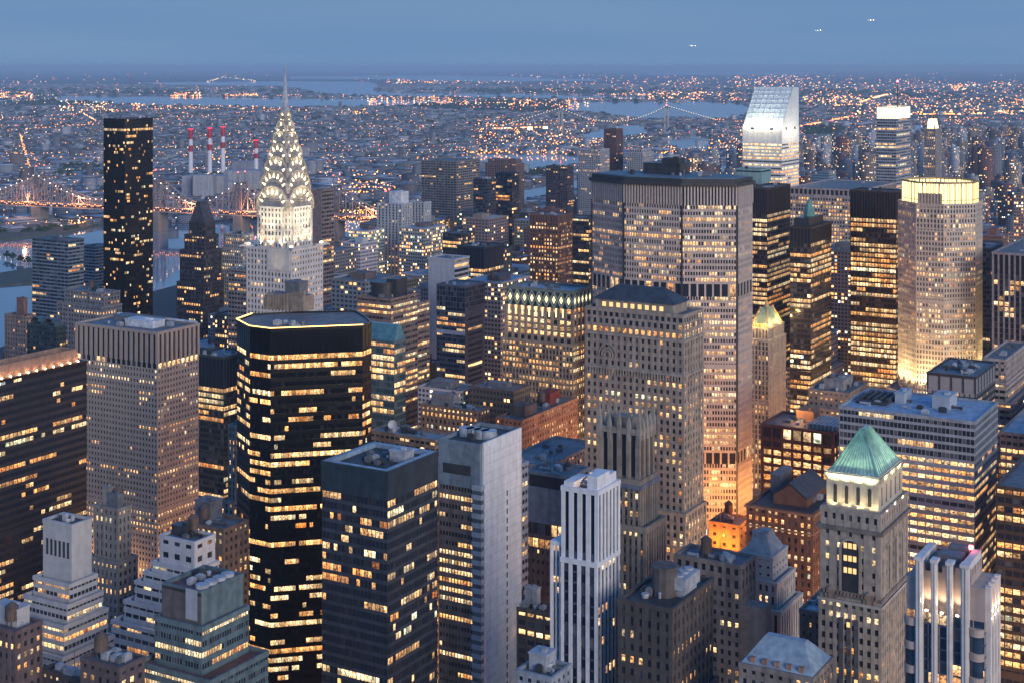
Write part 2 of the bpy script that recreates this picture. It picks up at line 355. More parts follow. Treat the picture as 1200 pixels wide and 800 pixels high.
def lamp(parent, kind, loc, e, c=(1, .58, .26), r=1.0, aim=None, spot=70, blend=0.7, name='lamp'):
    """a lamp in its parent's own frame"""
    l = bpy.data.lights.new(name, kind); l.energy = e*LAMPS; l.color = c; l.shadow_soft_size = r
    if kind == 'SPOT': l.spot_size = radians(spot); l.spot_blend = blend
    o = bpy.data.objects.new(name, l); COL.objects.link(o); o.location = loc
    if aim is not None: o.rotation_euler = (Vector(loc)-Vector(aim)).to_track_quat('Z', 'Y').to_euler()
    if parent: o.parent = parent
    return o
GREY, LGREY, DGREY = plain('roof_metal', (.16,.17,.19)), plain('galvanised', (.42,.45,.49), .45), plain('dark_metal', (.05,.055,.06))
ROOF = plain('roof_gravel', (.15,.17,.19)); WOOD = plain('tank_wood', (.13,.09,.07)); PALEROOF = plain('pale_membrane', (.36,.43,.48))
WHITE = plain('white_paint', (.7,.72,.75))
# ------------------------------------------------------------------ rectangular buildings on the grid
def rb(name, label, nx, ny, Y, xl, xr, segs, wm, cat='office tower', spm=None, roof=None, parapet=1.0, nwin=0, clutter=5, tanks=0, pent=(), group=None, reg=True, **kw):
    lx, ly, w, d, z = lrect(nx, ny, Y, xl, xr)
    b = Bd(name, label, cat, lx, ly, group=group, nwin=nwin, **kw)
    x0, x1, y0, y1 = -w/2, w/2, -d/2, d/2; zt = z
    for k, sg in enumerate(segs):
        h, st = sg[0], sg[1]; g = sg[2] if len(sg) > 2 else (0, 0, 0, 0); mats = sg[3] if len(sg) > 3 else (wm, spm)
        x0 -= g[0]; x1 += g[1]; y0 -= g[2]; y1 += g[3]
        zb = 0 if h is None else zt-h
        poly = [(x0,y0),(x1,y0),(x1,y1),(x0,y1)]
        sts = None
        if isinstance(st, (list, tuple)): sts = [st[0], st[1], st[1], st[0]]; st = next(q for q in st if q)
        b.tower(poly, zb, zt, st, mats[0], mats[1], sts=sts, roof=roof, parapet=parapet if (k == 0 or any(g)) else 0, rooftop=(k == 0 or any(g)))
        zt = zb
    if reg: REG.append((lx+x0, lx+x1, ly+y0, ly+y1, name, z))
    for p in pent:   # (fx, fy, fw, fd, h, mat)
        b.house(p[0]*w, p[1]*d, z, p[2]*w, p[3]*d, p[4], p[5])
    if clutter: b.clutter(w*.84, d*.84, z, int(clutter*1.6))
    for q in range(tanks): b.tank(b.R.uniform(-.3,.3)*w, b.R.uniform(-.3,.3)*d, z)
    b.w, b.d, b.z = w, d, z
    return b
B = {}
TAN, TAUPE, BRICK, BROWN = wall((.45,.375,.315)), wall((.27,.23,.20)), wall((.28,.14,.09)), wall((.16,.115,.095))
LIME, WHITEW, DARKW, BLACKG = wall((.40,.37,.33)), wall((.60,.63,.66)), wall((.045,.05,.06), .4), wall((.014,.015,.018), .3)
BRONZE, STEEL, CONC, NAVY = wall((.065,.048,.042), .45), wall((.30,.33,.37), .4), wall((.33,.32,.32)), wall((.05,.065,.095), .45)
TEALW, OLIVE, ORBR, PINKT = wall((.09,.15,.17), .4), wall((.05,.065,.055), .5), wall((.40,.20,.11)), wall((.40,.32,.30))

# tan tower with fins at the top, left
b = rb('office_tower', 'broad tan tower with finned top floors and a grid of small square windows', 184.5, 391, 850, 90, 232,
   [(17, ST(3.9, 17, 1.9, 0, .7, .3, .02)), (3.6, ST(3.9, 3.6, 1.0, .7, .4, .3, .75)), (None, ST(2.35, 3.25, 1.25, 1.65, .3, .24, .30, .5, .95))], TAN, nwin=100, clutter=4, pent=[(.12, -.05, .34, .3, 4, WHITE), (-.1, .25, .5, .3, 3, GREY)])
b.piece('roof_rail', WHITE, lambda m: m.box(-b.w/2+.3, b.d/2-1.2, b.z+1, b.w/2, b.d/2-.4, b.z+2.2))
for k in range(4): lamp(b.e, 'POINT', (b.w/2+9, -b.d/2+8+k*11, 16+k*3), 7000, c=(1,.5,.2), r=3)
for k in range(4): lamp(b.e, 'POINT', (-b.w/2+8+k*12, -b.d/2-10, 30), 5000, c=(1,.5,.2), r=3)
b.finish()

# dark building on the left edge with the lit parapet screen
lx, ly, w, d, z = lrect(-38, 455, 690, -190, 101); lx += (w-19)/2; w = 19.0
b = Bd('office_block', 'wide black office block at the left edge with a row of lamps along its parapet', 'office block', lx, ly, nwin=100, blind=.035)
b.tower(rectp(w, d), 0, z, ST(2.4, 3.7, .25, 1.7, .12, .25, .30, .66, .95), BLACKG, wall((.03,.036,.048), .4), roof=ROOF, parapet=.6)
b.piece('parapet_screen', wall((.33,.22,.17)), lambda m: m.ring(rectp(w-8.4, d-7.4, 0, 1), rectp(w-7.4, d-6.4, 0, 1), z-.3, z+6.5))
def f(m):
    for k in range(13): m.cbox(w/2-2.6, -d/2+6+k*(d-9)/12, z+.3, .5, .7, .5)
b.piece('parapet_lamp', glow('lamp_lens', (1, .62, .3), 16), f)
for k in range(13): lamp(b.e, 'POINT', (w/2-2.3, -d/2+6+k*(d-9)/12, z+1.4), 110, r=.25, c=(1, .42, .16))
b.finish(); REG.append((lx-w/2, lx+w/2, ly-d/2, ly+d/2, 'left_black', z))

# near black box
b = rb('office_tower', 'black glass box tower with a sunken rooftop plant court', 454, 557, 540, 378, 512,
   [(9.2, BLANK, (0,0,0,0), (wall((.032,.05,.066), .4), None)), (None, ST(1.75, 3.75, .2, 1.35, .12, .22, .27, .56, .85))], DARKW, spm=wall((.05,.062,.085), .45), blind=.05, roof=DGREY, parapet=1.6, nwin=100, clutter=0)
b.piece('roof_deck', plain('blue_deck', (.30,.42,.52)), lambda m: m.ring(rectp(b.w-4.6, b.d-4), rectp(b.w-.8, b.d-.8), b.z+.05, b.z+1.7))
b.house(b.w*.24, b.d*.12, b.z, 7, 6, 4, LGREY); b.clutter(b.w*.55, b.d*.55, b.z, 14, big=.8)
b.finish()

# taupe and white slab
b = rb('office_tower', 'taupe tower with ribbon lit floors and a blank white flank', 562, 524, 600, 515, 608,
   [(17, BLANK, (0,0,0,0), (wall((.20,.26,.31)), None)), (None, [ST(1.5, 3.75, .35, 2.0, .2, .26, .42, .88, 1.0), None])], wall((.20,.17,.155)), spm=wall((.19,.16,.15)), parapet=1.4, roof=DGREY, nwin=100, clutter=0)
W2 = wall((.80,.80,.80))
b.piece('flank_wall', W2, lambda m: (m.box(b.w/2+.35, -b.d/2+1.5, 0, b.w/2+1.1, b.d/2+.4, b.z+1.6)))
b.piece('panel_joint', wall((.5,.5,.5)), lambda m: ([m.box(b.w/2+1.1, -b.d/2+1.5, b.z-k*3.75, b.w/2+1.13, b.d/2+.4, b.z-k*3.75+.14) for k in range(1, 40)], [m.box(b.w/2+1.1, -b.d/2+1.5+q*b.d/6, 0, b.w/2+1.125, -b.d/2+1.6+q*b.d/6, b.z+1.5) for q in range(1, 6)]))
b.piece('flank_slot', DGREY, lambda m: [m.box(b.w/2+1.1, b.d*.12, zz, b.w/2+1.16, b.d*.12+.9, zz+2.2) for zz in [b.z-24-k*3.75 for k in range(34)]])
b.piece('corner_bay', wall((.40,.46,.52)), lambda m: [m.box(b.w/2-3.2, -b.d/2-1.0, k*3.75, b.w/2+1.4, -b.d/2+1.6, k*3.75+2) for k in range(41)])
b.piece('louvre_band', DGREY, lambda m: m.box(-b.w/2+2, -b.d/2-.45, b.z-12, b.w/2-4, -b.d/2-.33, b.z-8))
b.piece('corner_glass', plain('frosted_glass', (.12,.16,.21), .3), lambda m: m.box(b.w/2-3.0, -b.d/2-.8, 0, b.w/2+1.2, -b.d/2+1.5, b.z-17))
def f(m):
    for a in (-.28, -.1, .1, .28):
        m.cyl(a*b.w, -.05*b.d, b.z, b.z+3.4, 3.2, n=20)
b.piece('cooling_tower', LGREY, f); b.clutter(b.w*.7, b.d*.6, b.z, 8); b.finish()
b = rb('service_tower', 'narrow white service tower with strip windows behind the blank white flank', 611.5, 545, 650, 606, 618, [(None, ST(2.5, 3.75, .4, 1.9, .2, .3, .3, .8))], wall((.42,.46,.5)), nwin=20, clutter=1); b.finish()

# white striped tower
D1 = wall((.76,.78,.80)); 
b = rb('art_deco_tower', 'white striped tower with black vertical window bands and stepped crown', 700, 578, 500, 660, 724.5,
   [(24, [ST(3.4, 24, 1.7, 3.5, .5, .1, 0), ST(2.6, 24, 1.3, 3, .4, .1, 0)]), (None, [ST(3.55, 3.6, 1.3, .7, .42, .12, .04, .3), ST(2.6, 3.6, 1.15, 1.0, .4, .2, .12, .5)], (0,0,0.6,0))], D1, spm=wall((.07,.09,.14)), nwin=60, clutter=8, roof=GREY, gl=(.012,.018,.04))
b.piece('stair_wing', D1, lambda m: (m.box(-b.w/2-5.2, -b.d/2+.2, 0, -b.w/2-4.6, b.d/2, b.z-20), m.box(-b.w/2-5.2, -b.d/2+.4, b.z-20, -b.w/2-.5, b.d/2, b.z-18.5)))
bb = b; z1 = b.z-20
b.facade((-b.w/2-4.6, -b.d/2+1.5), (-b.w/2-.6, -b.d/2+1.5), (-b.w/2-4.6, -b.d/2+1.2), (-b.w/2-.6, -b.d/2+1.2), (-b.w/2-4.6, -b.d/2+.9), (-b.w/2-.6, -b.d/2+.9), 0, z1, ST(1.35, 3.6, .5, 1.5, .6, .3, .25, .3), b.part('wall', D1), b.part('spandrel', wall((.2,.24,.3))))
b.piece('wing_core', D1, lambda m: m.box(-b.w/2-4.6, -b.d/2+1.6, 0, -b.w/2-.3, b.d/2, z1))
b.piece('crown_block', D1, lambda m: (m.box(b.w*.2, -b.d/2+.2, b.z, b.w/2-.2, b.d*.1, b.z+5.5), m.box(-b.w/2+.2, -b.d/2+.2, b.z, -b.w*.2, b.d*.2, b.z+2.5), m.box(-b.w*.1, b.d*.1, b.z, b.w/2-.5, b.d/2-.5, b.z+4)))
lamp(b.e, 'POINT', (b.w*.05, -b.d*.1, b.z+3), 300, r=.3)
b.finish()
# long low block with bright windows behind it
b = rb('office_block', 'brown low block with long rows of bright windows between the white towers', 648, 722, 615, 577, 662, [(None, ST(3.9, 3.9, 1.0, 1.9, .35, .28, .62, .8, .8))], wall((.15,.12,.105)), cat='office block', nwin=80, clutter=9, roof=DGREY, pent=[(.05,.1,.2,.3,8,LGREY),(-.25,.1,.22,.35,5,GREY)])
b.finish()
b = rb('office_block', 'brown building with deep dark slots behind the white striped tower', 668, 560, 660, 617, 690, [(22, ST(30, 22, 3, 16, .3, .25, 0), (0,0,0,0), (wall((.2,.25,.29)), wall((.21,.26,.30)))), (7, ST(3, 7, .5, 2, .3,.2,.1)), (5, ST(3, 5, .3, 1, .3,.2,.9)), (None, ST(2.6, 4.6, 1.5, 3.0, .35, .3, .10, .3))], wall((.17,.13,.11)), cat='office block', nwin=50, roof=plain('teal_roof', (.14,.21,.24)), clutter=5); b.finish()
b = rb('glass_roofed_block', 'grey block with a pale sloped metal roof behind the striped tower', 640, 548, 770, 588, 700, [(None, ST(3, 3.8, 1.6, 1.8, .3, .2, .2))], wall((.22,.25,.27)), cat='building', roof=plain('teal_roof', (.14,.21,.24)), clutter=6); b.finish()
b = rb('rooftop_plant_building', 'small block with black louvred roof plant at the foot of the striped tower', 646, 797, 440, 606, 668, [(None, ST(3, 3.8, 1.6, 1.8, .3, .2, .2))], wall((.3,.34,.38)), cat='building', clutter=5, roof=GREY, pent=[(-.1,.1,.5,.5,5,LGREY)]); b.finish()

# gothic tower in the centre
GO = wall((.30,.255,.205))
b = rb('gothic_tower', 'slender stone gothic tower ringed with pinnacles at its crown', 748, 508, 600, 705, 764,
   [(20, [ST(4.6, 20, 1.9, 2.5, .9, .3, 0), ST(4.2, 20, 1.7, 2.5, .9, .3, 0)]), (18, ST(2.3, 3.6, 1.2, 1.4, .5, .3, .2), (1.2,1.2,1.2,1.2)), (None, ST(2.5, 3.6, 1.35, 1.4, .6, .3, .20, .3), (5.5, 3, 1.5, 2))], GO, spm=wall((.16,.14,.125)), nwin=80, clutter=3, parapet=1.8)
def f(m):
    for i in range(5):
        for j in range(5):
            if i in (0, 4) or j in (0, 4):
                x, y = (i/4-.5)*(b.w+1), (j/4-.5)*(b.d+1); h = 8 if (i in (0,4) and j in (0,4)) else 6 if (i+j) % 2 == 0 else 3.5
                m.cbox(x, y, b.z-3, 1.5, 1.5, 6); m.prism(rectp(1.5,1.5,x,y), b.z+3, b.z+3+h, top=rectp(.25,.25,x,y))
b.piece('pinnacle', wall((.33,.31,.27)), f)
b.house(0, 0, b.z, b.w*.5, b.d*.5, 5, GO)
b.piece('cornice', wall((.16,.18,.24)), lambda m: m.ring(rectp(b.w+2, b.d+2), rectp(b.w+4.6, b.d+4.6), b.z-22, b.z-20.2))
b.finish()

# big masonry tower with hipped roof
LN = wall((.33,.29,.245))
b = rb('masonry_tower', 'broad grey brick tower with a dark hipped roof and arched upper windows', 801, 372, 715, 687, 823,
   [(4, ST(3, 4, 1.2, 1.2, .3, .25, .1)), (8, ST(3.2, 4, 1.5, 1.6, .4, .3, .55), (0,0,0,0)), (16, ST(3.3, 4, 1.8, 1.7, .5, .3, .06, .3)), (66, ST(3.3, 3.75, 1.75, 1.6, .45, .3, .38, .35, .7)), (5, ST(3.3, 5, 1.9, 1.5, .5, .3, .3), (0,1.5,2,0)), (45, ST(3.3, 3.75, 1.75, 1.6, .45, .3, .38, .35, .7)), (None, ST(3.1, 3.9, 1.5, 1.6, .4, .3, .4), (3,3,4,3))], LN, nwin=100, clutter=0, parapet=1.2)
def f(m):
    w_, d_ = b.w*.86, b.d*.80
    m.prism(rectp(w_, d_, -b.w*.03), b.z+5.05, b.z+11.5, top=rectp(w_*.55, d_*.15, -b.w*.03))
b.piece('hipped_roof', plain('slate', (.05,.065,.085)), f)
b.piece('attic', LN, lambda m: m.cbox(-b.w*.03, 0, b.z, b.w*.80, b.d*.72, 5))
def f(m):
    for k in range(9): m.box(-b.w*.36+k*b.w*.074, -b.d*.36-.08, b.z+1.4, -b.w*.36+k*b.w*.074+2.0, -b.d*.36-.02, b.z+3.6)
b.piece('attic_window', glow('lit_room', (1, .6, .25), 1.0), f)
for xx in (-.27,):
    def f(m):
        for (r, dz) in ((4.6, 0), (3.1, 0), (1.7, 0)):
            for k in range(10):
                a0, a1 = pi*k/10, pi*(k+1)/10
                m.beam((xx*b.w+r*cos(a0), -b.d/2-.75, b.z-22+r*sin(a0)*1.3), (xx*b.w+r*cos(a1), -b.d/2-.75, b.z-22+r*sin(a1)*1.3), .28)
    b.piece('arch_tracery', wall((.35,.32,.28)), f)
def f(m):
    for zz in (b.z-12, b.z-28.2, b.z-94):
        m.ring(rectp(b.w+.6, b.d+.6), rectp(b.w+2.0, b.d+2.0), zz, zz+1.0)
b.piece('cornice', wall((.34,.31,.27)), f)
def f(m):
    for k in range(34):
        t = -b.w/2+1+k*(b.w-2)/33; m.cbox(t, -b.d/2-.7, b.z-31, .5, .8, 3)
b.piece('corbel_frieze', wall((.34,.31,.27)), f)
b.finish()

# tower with diamond crown
b = rb('office_tower', 'tan tower crowned by a green band of lit diamond panels', 671, 344, 1000, 594, 693,
   [(11, ST(4, 11, .3, .2, .3, .2, 0), (0,0,0,0), (wall((.16,.21,.20)), None)), (24, ST(5.2, 4, 2.0, 1.2, 1.0, .3, .62, .7), (0,0,0,0)), (None, [ST(2.6, 3.8, 1.0, 1.5, .4, .3, .5, .6), ST(2.6, 3.8, .9, 1.5, .4, .3, .66, .6)], (2.5,1,1.5,1))], wall((.33,.28,.22)), spm=wall((.22,.2,.17)), nwin=100, clutter=5, roof=PALEROOF, parapet=1.6)
dm, df = MB(), MB()
def diamonds(m, g, n, p, t, nn, Ln):
    for k in range(n):
        cx = p[0]+t[0]*(k+.5)*Ln/n; cyy = p[1]+t[1]*(k+.5)*Ln/n; zc = b.z-5.5; r = Ln/n*.5; o = .45
        pts = [(-r,0),(0,-5.2),(r,0),(0,5.2)]
        P3 = [(cx+t[0]*u+nn[0]*o, cyy+t[1]*u+nn[1]*o, zc+v) for u, v in pts]
        for q in range(4): m.beam(P3[q], P3[(q+1) % 4], .38)
        g.quad(*[(cx+t[0]*u*.52+nn[0]*(o-.1), cyy+t[1]*u*.52+nn[1]*(o-.1), zc+v*.52) for u, v in pts])
diamonds(dm, df, 9, (-b.w/2, -b.d/2), (1,0), (0,-1), b.w); diamonds(dm, df, 5, (b.w/2, -b.d/2), (0,1), (1,0), b.d)
dm.build('diamond_lattice', wall((.30,.42,.38)), b.e); df.build('diamond_light', glow('diamond_glow', (1, .78, .42), 1.3), b.e)
b.piece('light_strip', glow('fin_glow', (1, .75, .4), 1.6), lambda m: [m.cbox(-b.w/2+2.5+k*5.2, -b.d/2-1.1, b.z-17, .9, .25, 6) for k in range(int(b.w/5.2))])
lamp(b.e, 'POINT', (b.w/2+14, -b.d/2+10, 40), 26000, r=4)
b.finish()

b = rb('brick_block', 'long orange brick block with a dark red rooftop plant room', 611, 494, 860, 581.5, 676, [(None, ST(3.0, 3.7, 1.7, 1.7, .35, .25, .42, .5, .6))], ORBR, cat='apartment block', nwin=80, tanks=2, clutter=6, pent=[(-.1,.25,.5,.2,7,wall((.25,.05,.04))), (0,-.25,.6,.2,6,BROWN)])
for k in range(3): lamp(b.e, 'POINT', (b.w/2+8, -b.d/2+14+k*26, 44), 9000, c=(1,.45,.18), r=3)
b.finish()
b = rb('stone_block', 'tan brick block with deep window rows left of the long orange brick block', 560, 483, 900, 494, 573, [(None, ST(3.2, 3.7, 1.7, 1.7, .35, .25, .46, .45, .6))], wall((.33,.24,.17)), cat='apartment block', nwin=70, tanks=1, clutter=6, pent=[(-.2,.1,.4,.5,7,CONC)]); b.finish()
b = rb('stone_block', 'tan stepped block with pale flat roofs just behind the orange brick block', 588, 466, 1000, 549, 606, [(None, ST(3.2, 3.7, 1.9, 1.9, .35, .25, .2))], wall((.34,.26,.2)), cat='apartment block', roof=PALEROOF, tanks=1, clutter=6); b.finish()

# right hand side -------------------------------------------------------------
b = rb('glass_office_slab', 'wide blue grey office slab with a flat blue roof and bright golden floors', 1142, 496, 700, 984, 1169,
   [(19, ST(1.9, 3.8, .22, 1.3, .18, .22, .02, .8, .5)), (None, [ST(3.9, 3.85, .45, 1.95, .22, .25, .86, .9, .35, bright=1.15), ST(2.2, 3.85, .3, 1.9, .15, .25, .45, .7)])], wall((.32,.36,.41), .4), spm=wall((.33,.38,.44), .4), roof=plain('blue_membrane', (.30,.42,.55)), parapet=1.0, nwin=100, clutter=7, rough=.1, pent=[(-.15,.15,.07,.3,5,wall((.4,.47,.53))), (.17,.12,.13,.3,6,wall((.4,.47,.53)))])
b.piece('plant_court', DGREY, lambda m: (m.cbox(-b.w*.33, b.d*.08, b.z+.3, b.w*.24, b.d*.55, 1.0), [m.cbox(-b.w*.42+k*3.2, b.d*.08, b.z+1.3, 1.5, b.d*.4, 1.2) for k in range(5)]))
for k in range(3): lamp(b.e, 'POINT', (b.w/2+8, -b.d/2+6+k*14, 30), 5000, r=3)
b.finish()
b = rb('office_block', 'dark roof plant block with pale panels behind the wide blue grey slab', 1143, 443, 840, 1087, 1166, [(9, ST(7.5, 9, 1.0, .3, .3, .2, 0), (0,0,0,0), (DARKW, wall((.4,.42,.45)))), (None, ST(3, 3.8, .5, 1.8, .2, .2, .3))], DARKW, cat='office block', roof=plain('teal_roof', (.14,.21,.24)), clutter=18, gl=(.30,.32,.35)); b.finish()
b = rb('terraced_block', 'stepped beige block with white railed terraces at the right edge', 1178, 423, 900, 1152, 1204, [(13, ST(3.5, 4.3, 1.4, 2.5, .3, .3, .1)), (11, ST(3.4, 3.7, .5, 1.9, .2, .5, .35), (1,1,4,3)), (11, ST(3.4, 3.7, .5, 1.9, .2, .5, .35), (1,4,4,3)), (15, ST(3.4, 3.7, .5, 1.9, .2, .5, .4), (1,4,4,3)), (None, ST(3.4, 3.7, .5, 1.9, .2, .5, .5), (1,4,4,3))], wall((.42,.36,.33)), cat='apartment block', nwin=60, clutter=4); b.finish()
b = rb('office_tower', 'dark tower with white vertical piers at the right edge', 1215, 300, 1050, 1164, 1260, [(15, ST(3.6, 15, 1.1, .5, .8, .2, 0)), (None, ST(3.6, 3.8, 1.1, .9, .8, .2, .3, .5))], wall((.27,.26,.27)), spm=DARKW, nwin=40, clutter=4); b.finish()
b = rb('office_tower', 'narrow near black tower wedged beside the white piered tower', 1160, 292, 1200, 1135, 1175, [(None, ST(3, 3.8, .3, 1.5, .2, .25, .04))], NAVY, clutter=2); b.finish()
b = rb('office_block', 'brown glass block with amber floors cut by the right edge', 1225, 578, 640, 1168, 1300, [(None, ST(3.2, 3.9, .5, 1.6, .25, .3, .5, .85, .8))], wall((.075,.055,.045), .45), cat='office block', nwin=60, clutter=8, roof=GREY); b.finish()
b = rb('office_block', 'low pale grey block between the blue grey slab and the frame edge', 1215, 512, 790, 1172, 1300, [(None, ST(3.2, 3.9, .7, 1.9, .25, .3, .45, .6))], wall((.3,.27,.25)), cat='office block', nwin=20, clutter=7, roof=PALEROOF); b.finish()

b = rb('office_block', 'dark red framed block with a grid of glowing square windows', 976, 508, 790, 894, 998,
   [(8, ST(5.2, 8, 1.2, 2, .9, .5, .03)), (None, ST(5.2, 4.5, 1.2, 1.7, .9, .5, .72, .7, .5))], wall((.12,.055,.045)), cat='office block', nwin=100, clutter=6, roof=plain('brown_roof', (.2,.15,.13)), pent=[(-.05,.2,.25,.3,6,ORBR)])
b.piece('roof_hall', plain('ribbed_metal', (.45,.4,.36), .4), lambda m: [m.cbox(b.w*.12+k*2.2, 0, b.z+.3, 1.6, b.d*.7, 2.5) for k in range(8)])
lamp(b.e, 'POINT', (-b.w*.1, -b.d*.1, b.z+6), 2500, r=.5); b.finish()
b = rb('masonry_block', 'greyish brown masonry block with rooftop houses beside the dark bronze tower', 995, 462, 880, 948, 1016, [(10, ST(3, 3.6, 1.8, 1.9, .3,.25,.15)), (None, ST(3, 3.6, 1.7, 1.8, .35, .25, .35), (2,2,3,2))], wall((.29,.24,.2)), cat='building', nwin=30, tanks=2, clutter=7, pent=[(0,0,.5,.5,6,CONC)]); b.finish()

# brick building with the gable
b = rb('brick_block', 'red brick block with a gabled slate roof and arched cornice', 952, 604, 690, 876, 990,
   [(None, ST(3.2, 3.9, 1.8, 1.8, .4, .3, .45, .35, .6))], wall((.19,.085,.055)), cat='building', nwin=80, clutter=5, tanks=0, roof=DGREY)
def f(m):
    x0, x1, y0, y1, z0 = -b.w*.22, b.w*.30, -b.d*.28, b.d*.34, b.z
    m.box(x0, y0, z0, x1, y1, z0+4)
    xm = (x0+x1)/2
    for (ya, yb) in ((y0, y0+.4), (y1-.4, y1)):
        i = len(m.v); m.v += [(x0,ya,z0+4),(x1,ya,z0+4),(xm,ya,z0+10),(x0,yb,z0+4),(x1,yb,z0+4),(xm,yb,z0+10)]; m.f += [(i,i+1,i+2),(i+5,i+4,i+3),(i,i+2,i+5,i+3),(i+1,i+4,i+5,i+2)]
b.piece('gable', wall((.17,.075,.05)), f)
def f(m):
    x0, x1, y0, y1, z0 = -b.w*.22-.8, b.w*.30+.8, -b.d*.28-.6, b.d*.34+.6, b.z+4; xm = (x0+x1)/2
    i = len(m.v); m.v += [(x0,y0,z0),(xm,y0,z0+6.6),(xm,y1,z0+6.6),(x0,y1,z0),(x1,y0,z0),(x1,y1,z0)]; m.f += [(i,i+1,i+2,i+3),(i+1,i+4,i+5,i+2)]
b.piece('gable_roof', plain('slate', (.05,.065,.085)), f)
b.piece('stair_house', GREY, lambda m: (m.cbox(-b.w*.36, b.d*.2, b.z, b.w*.16, b.d*.35, 9), m.cbox(-b.w*.36, b.d*.2, b.z+9, b.w*.17, b.d*.36, .6)))
b.piece('cornice', wall((.30,.16,.1)), lambda m: (m.ring(rectp(b.w, b.d), rectp(b.w+2.4, b.d+2.4), b.z-.4, b.z+.6), m.ring(rectp(b.w+.7, b.d+.7), rectp(b.w+1.5, b.d+1.5), b.z-9, b.z-8.2)))
for k in range(2): lamp(b.e, 'POINT', (-b.w/2-6, -b.d*.3+k*24, 70), 9000, r=2)
b.finish()
# white classical tower with hipped roof
WC = wall((.50,.49,.46))
b = rb('classical_tower', 'pale stone setback tower under a domed grey pyramid roof', 905, 655, 600, 868, 922,
   [(9, ST(3.2, 3.5, 2.2, 2.0, .3, .25, .1)), (10, ST(2.6, 5, 1.5, 1.9, .5, .3, .15), (2,2.6,2.6,1)), (16, ST(2.8, 16, 1.5, 2, .8, .3, 0), (1.5,2.5,3,1)), (None, ST(2.8, 3.7, 1.6, 1.7, .4, .3, .25), (.4,.4,.4,.4))], WC, cat='building', nwin=60, clutter=0)
b.piece('roof_crown', plain('lead_roof', (.30,.34,.37)), lambda m: (m.prism(rectp(b.w*.95, b.d*.95), b.z, b.z+6, top=rectp(b.w*.5, b.d*.5)), m.prism(rectp(b.w*.5, b.d*.5), b.z+6, b.z+8.5, top=rectp(b.w*.36, b.d*.4)), m.cbox(-b.w*.2, -b.d*.2, b.z+4, 1.6, 1.6, 5), m.cbox(b.w*.15, -b.d*.1, b.z+4, 1.6, 1.6, 5)))
b.finish()
b = rb('masonry_block', 'long grey tan block with arched top floor left of the pale domed roof tower', 868, 665, 560, 792, 884, [(10, ST(3.4, 5, 1.6, 1.9, .45, .3, .2)), (None, ST(3.0, 3.6, 1.6, 1.7, .4, .3, .25, .35))], wall((.26,.215,.185)), cat='building', nwin=90, clutter=12, tanks=1, roof=plain('mauve_roof', (.18,.16,.19)))
b.piece('parapet_house', wall((.3,.25,.22)), lambda m: m.box(b.w/2, -b.d*.45, 0, b.w/2+9, b.d*.1, b.z-14)); b.finish()
# dark masonry, bottom centre
b = rb('masonry_block', 'dark stone block with a round arched roof tower and cooling units', 787, 716, 480, 726, 834, [(13, ST(3.2, 4.3, 1.9, 1.9, .5, .35, .12)), (20, ST(3.2, 3.9, 1.7, 1.8, .45, .35, .35, .4), (0,0,0,0)), (None, ST(3.2, 3.9, 1.7, 1.8, .45, .35, .4, .4), (0,2,0,0))], wall((.085,.075,.072)), cat='building', nwin=70, clutter=6, roof=DGREY)
b.piece('tank_tower', wall((.12,.105,.1)), lambda m: (m.cyl(b.w*.05, -b.d*.1, b.z, b.z+9, 4.2, n=12), m.cyl(b.w*.05, -b.d*.1, b.z+9, b.z+9.8, 4.6, n=12)))
b.piece('cooling_unit', LGREY, lambda m: (m.cbox(b.w*.3, b.d*.05, b.z+2.5, 6.5, 12, 4), [m.cyl(b.w*.3, b.d*.05-4+k*4, b.z+6.5, b.z+7.2, 1.6) for k in range(3)], m.cbox(b.w*.3, b.d*.05, b.z, 5, 10, 2.5)))
b.finish()
b = rb('hipped_block', 'small block under a broad pale blue hipped roof at the bottom edge', 952, 797, 455, 868, 975, [(None, ST(3, 3.6, 1.6, 1.7, .4, .3, .2))], wall((.25,.22,.2)), cat='building', clutter=0)
b.piece('hipped_roof', plain('blue_slate', (.30,.40,.47), .5), lambda m: m.prism(rectp(b.w+1, b.d+1), b.z+.2, b.z+8, top=rectp(b.w*.55, b.d*.15)))
b.piece('dormer', wall((.34,.2,.15)), lambda m: [m.cbox(-b.w*.35+k*b.w*.17, -b.d*.42, b.z+.3, 1.6, 1.6, 2.6) for k in range(5)]); b.finish()
b = rb('brick_block', 'small plain block between the hipped blue roof and the green pyramid tower', 962, 720, 560, 938, 985, [(None, ST(3, 3.6, 1.9, 1.9, .3, .25, .06))], wall((.2,.17,.155)), cat='building', clutter=3, roof=PALEROOF); b.finish()
b = rb('brick_block', 'orange lit block in the glowing street at the foot of the giant eight sided tower', 866, 617, 760, 832, 880, [(None, ST(5, 4.5, 3.4, 2.8, .3, .25, .08))], wall((.42,.27,.16)), cat='building', clutter=4, tanks=1)
lamp(b.e, 'POINT', (-b.w/2+4, -b.d/2-7, b.z-8), 7500, c=(1,.27,.03), r=1); lamp(b.e, 'POINT', (b.w*.2, -b.d/2-8, b.z-10), 7500, c=(1,.27,.03), r=1)
lamp(b.e, 'POINT', (b.w/2+6, b.d*.2, b.z+4), 9000, c=(1,.30,.05), r=1); b.finish()

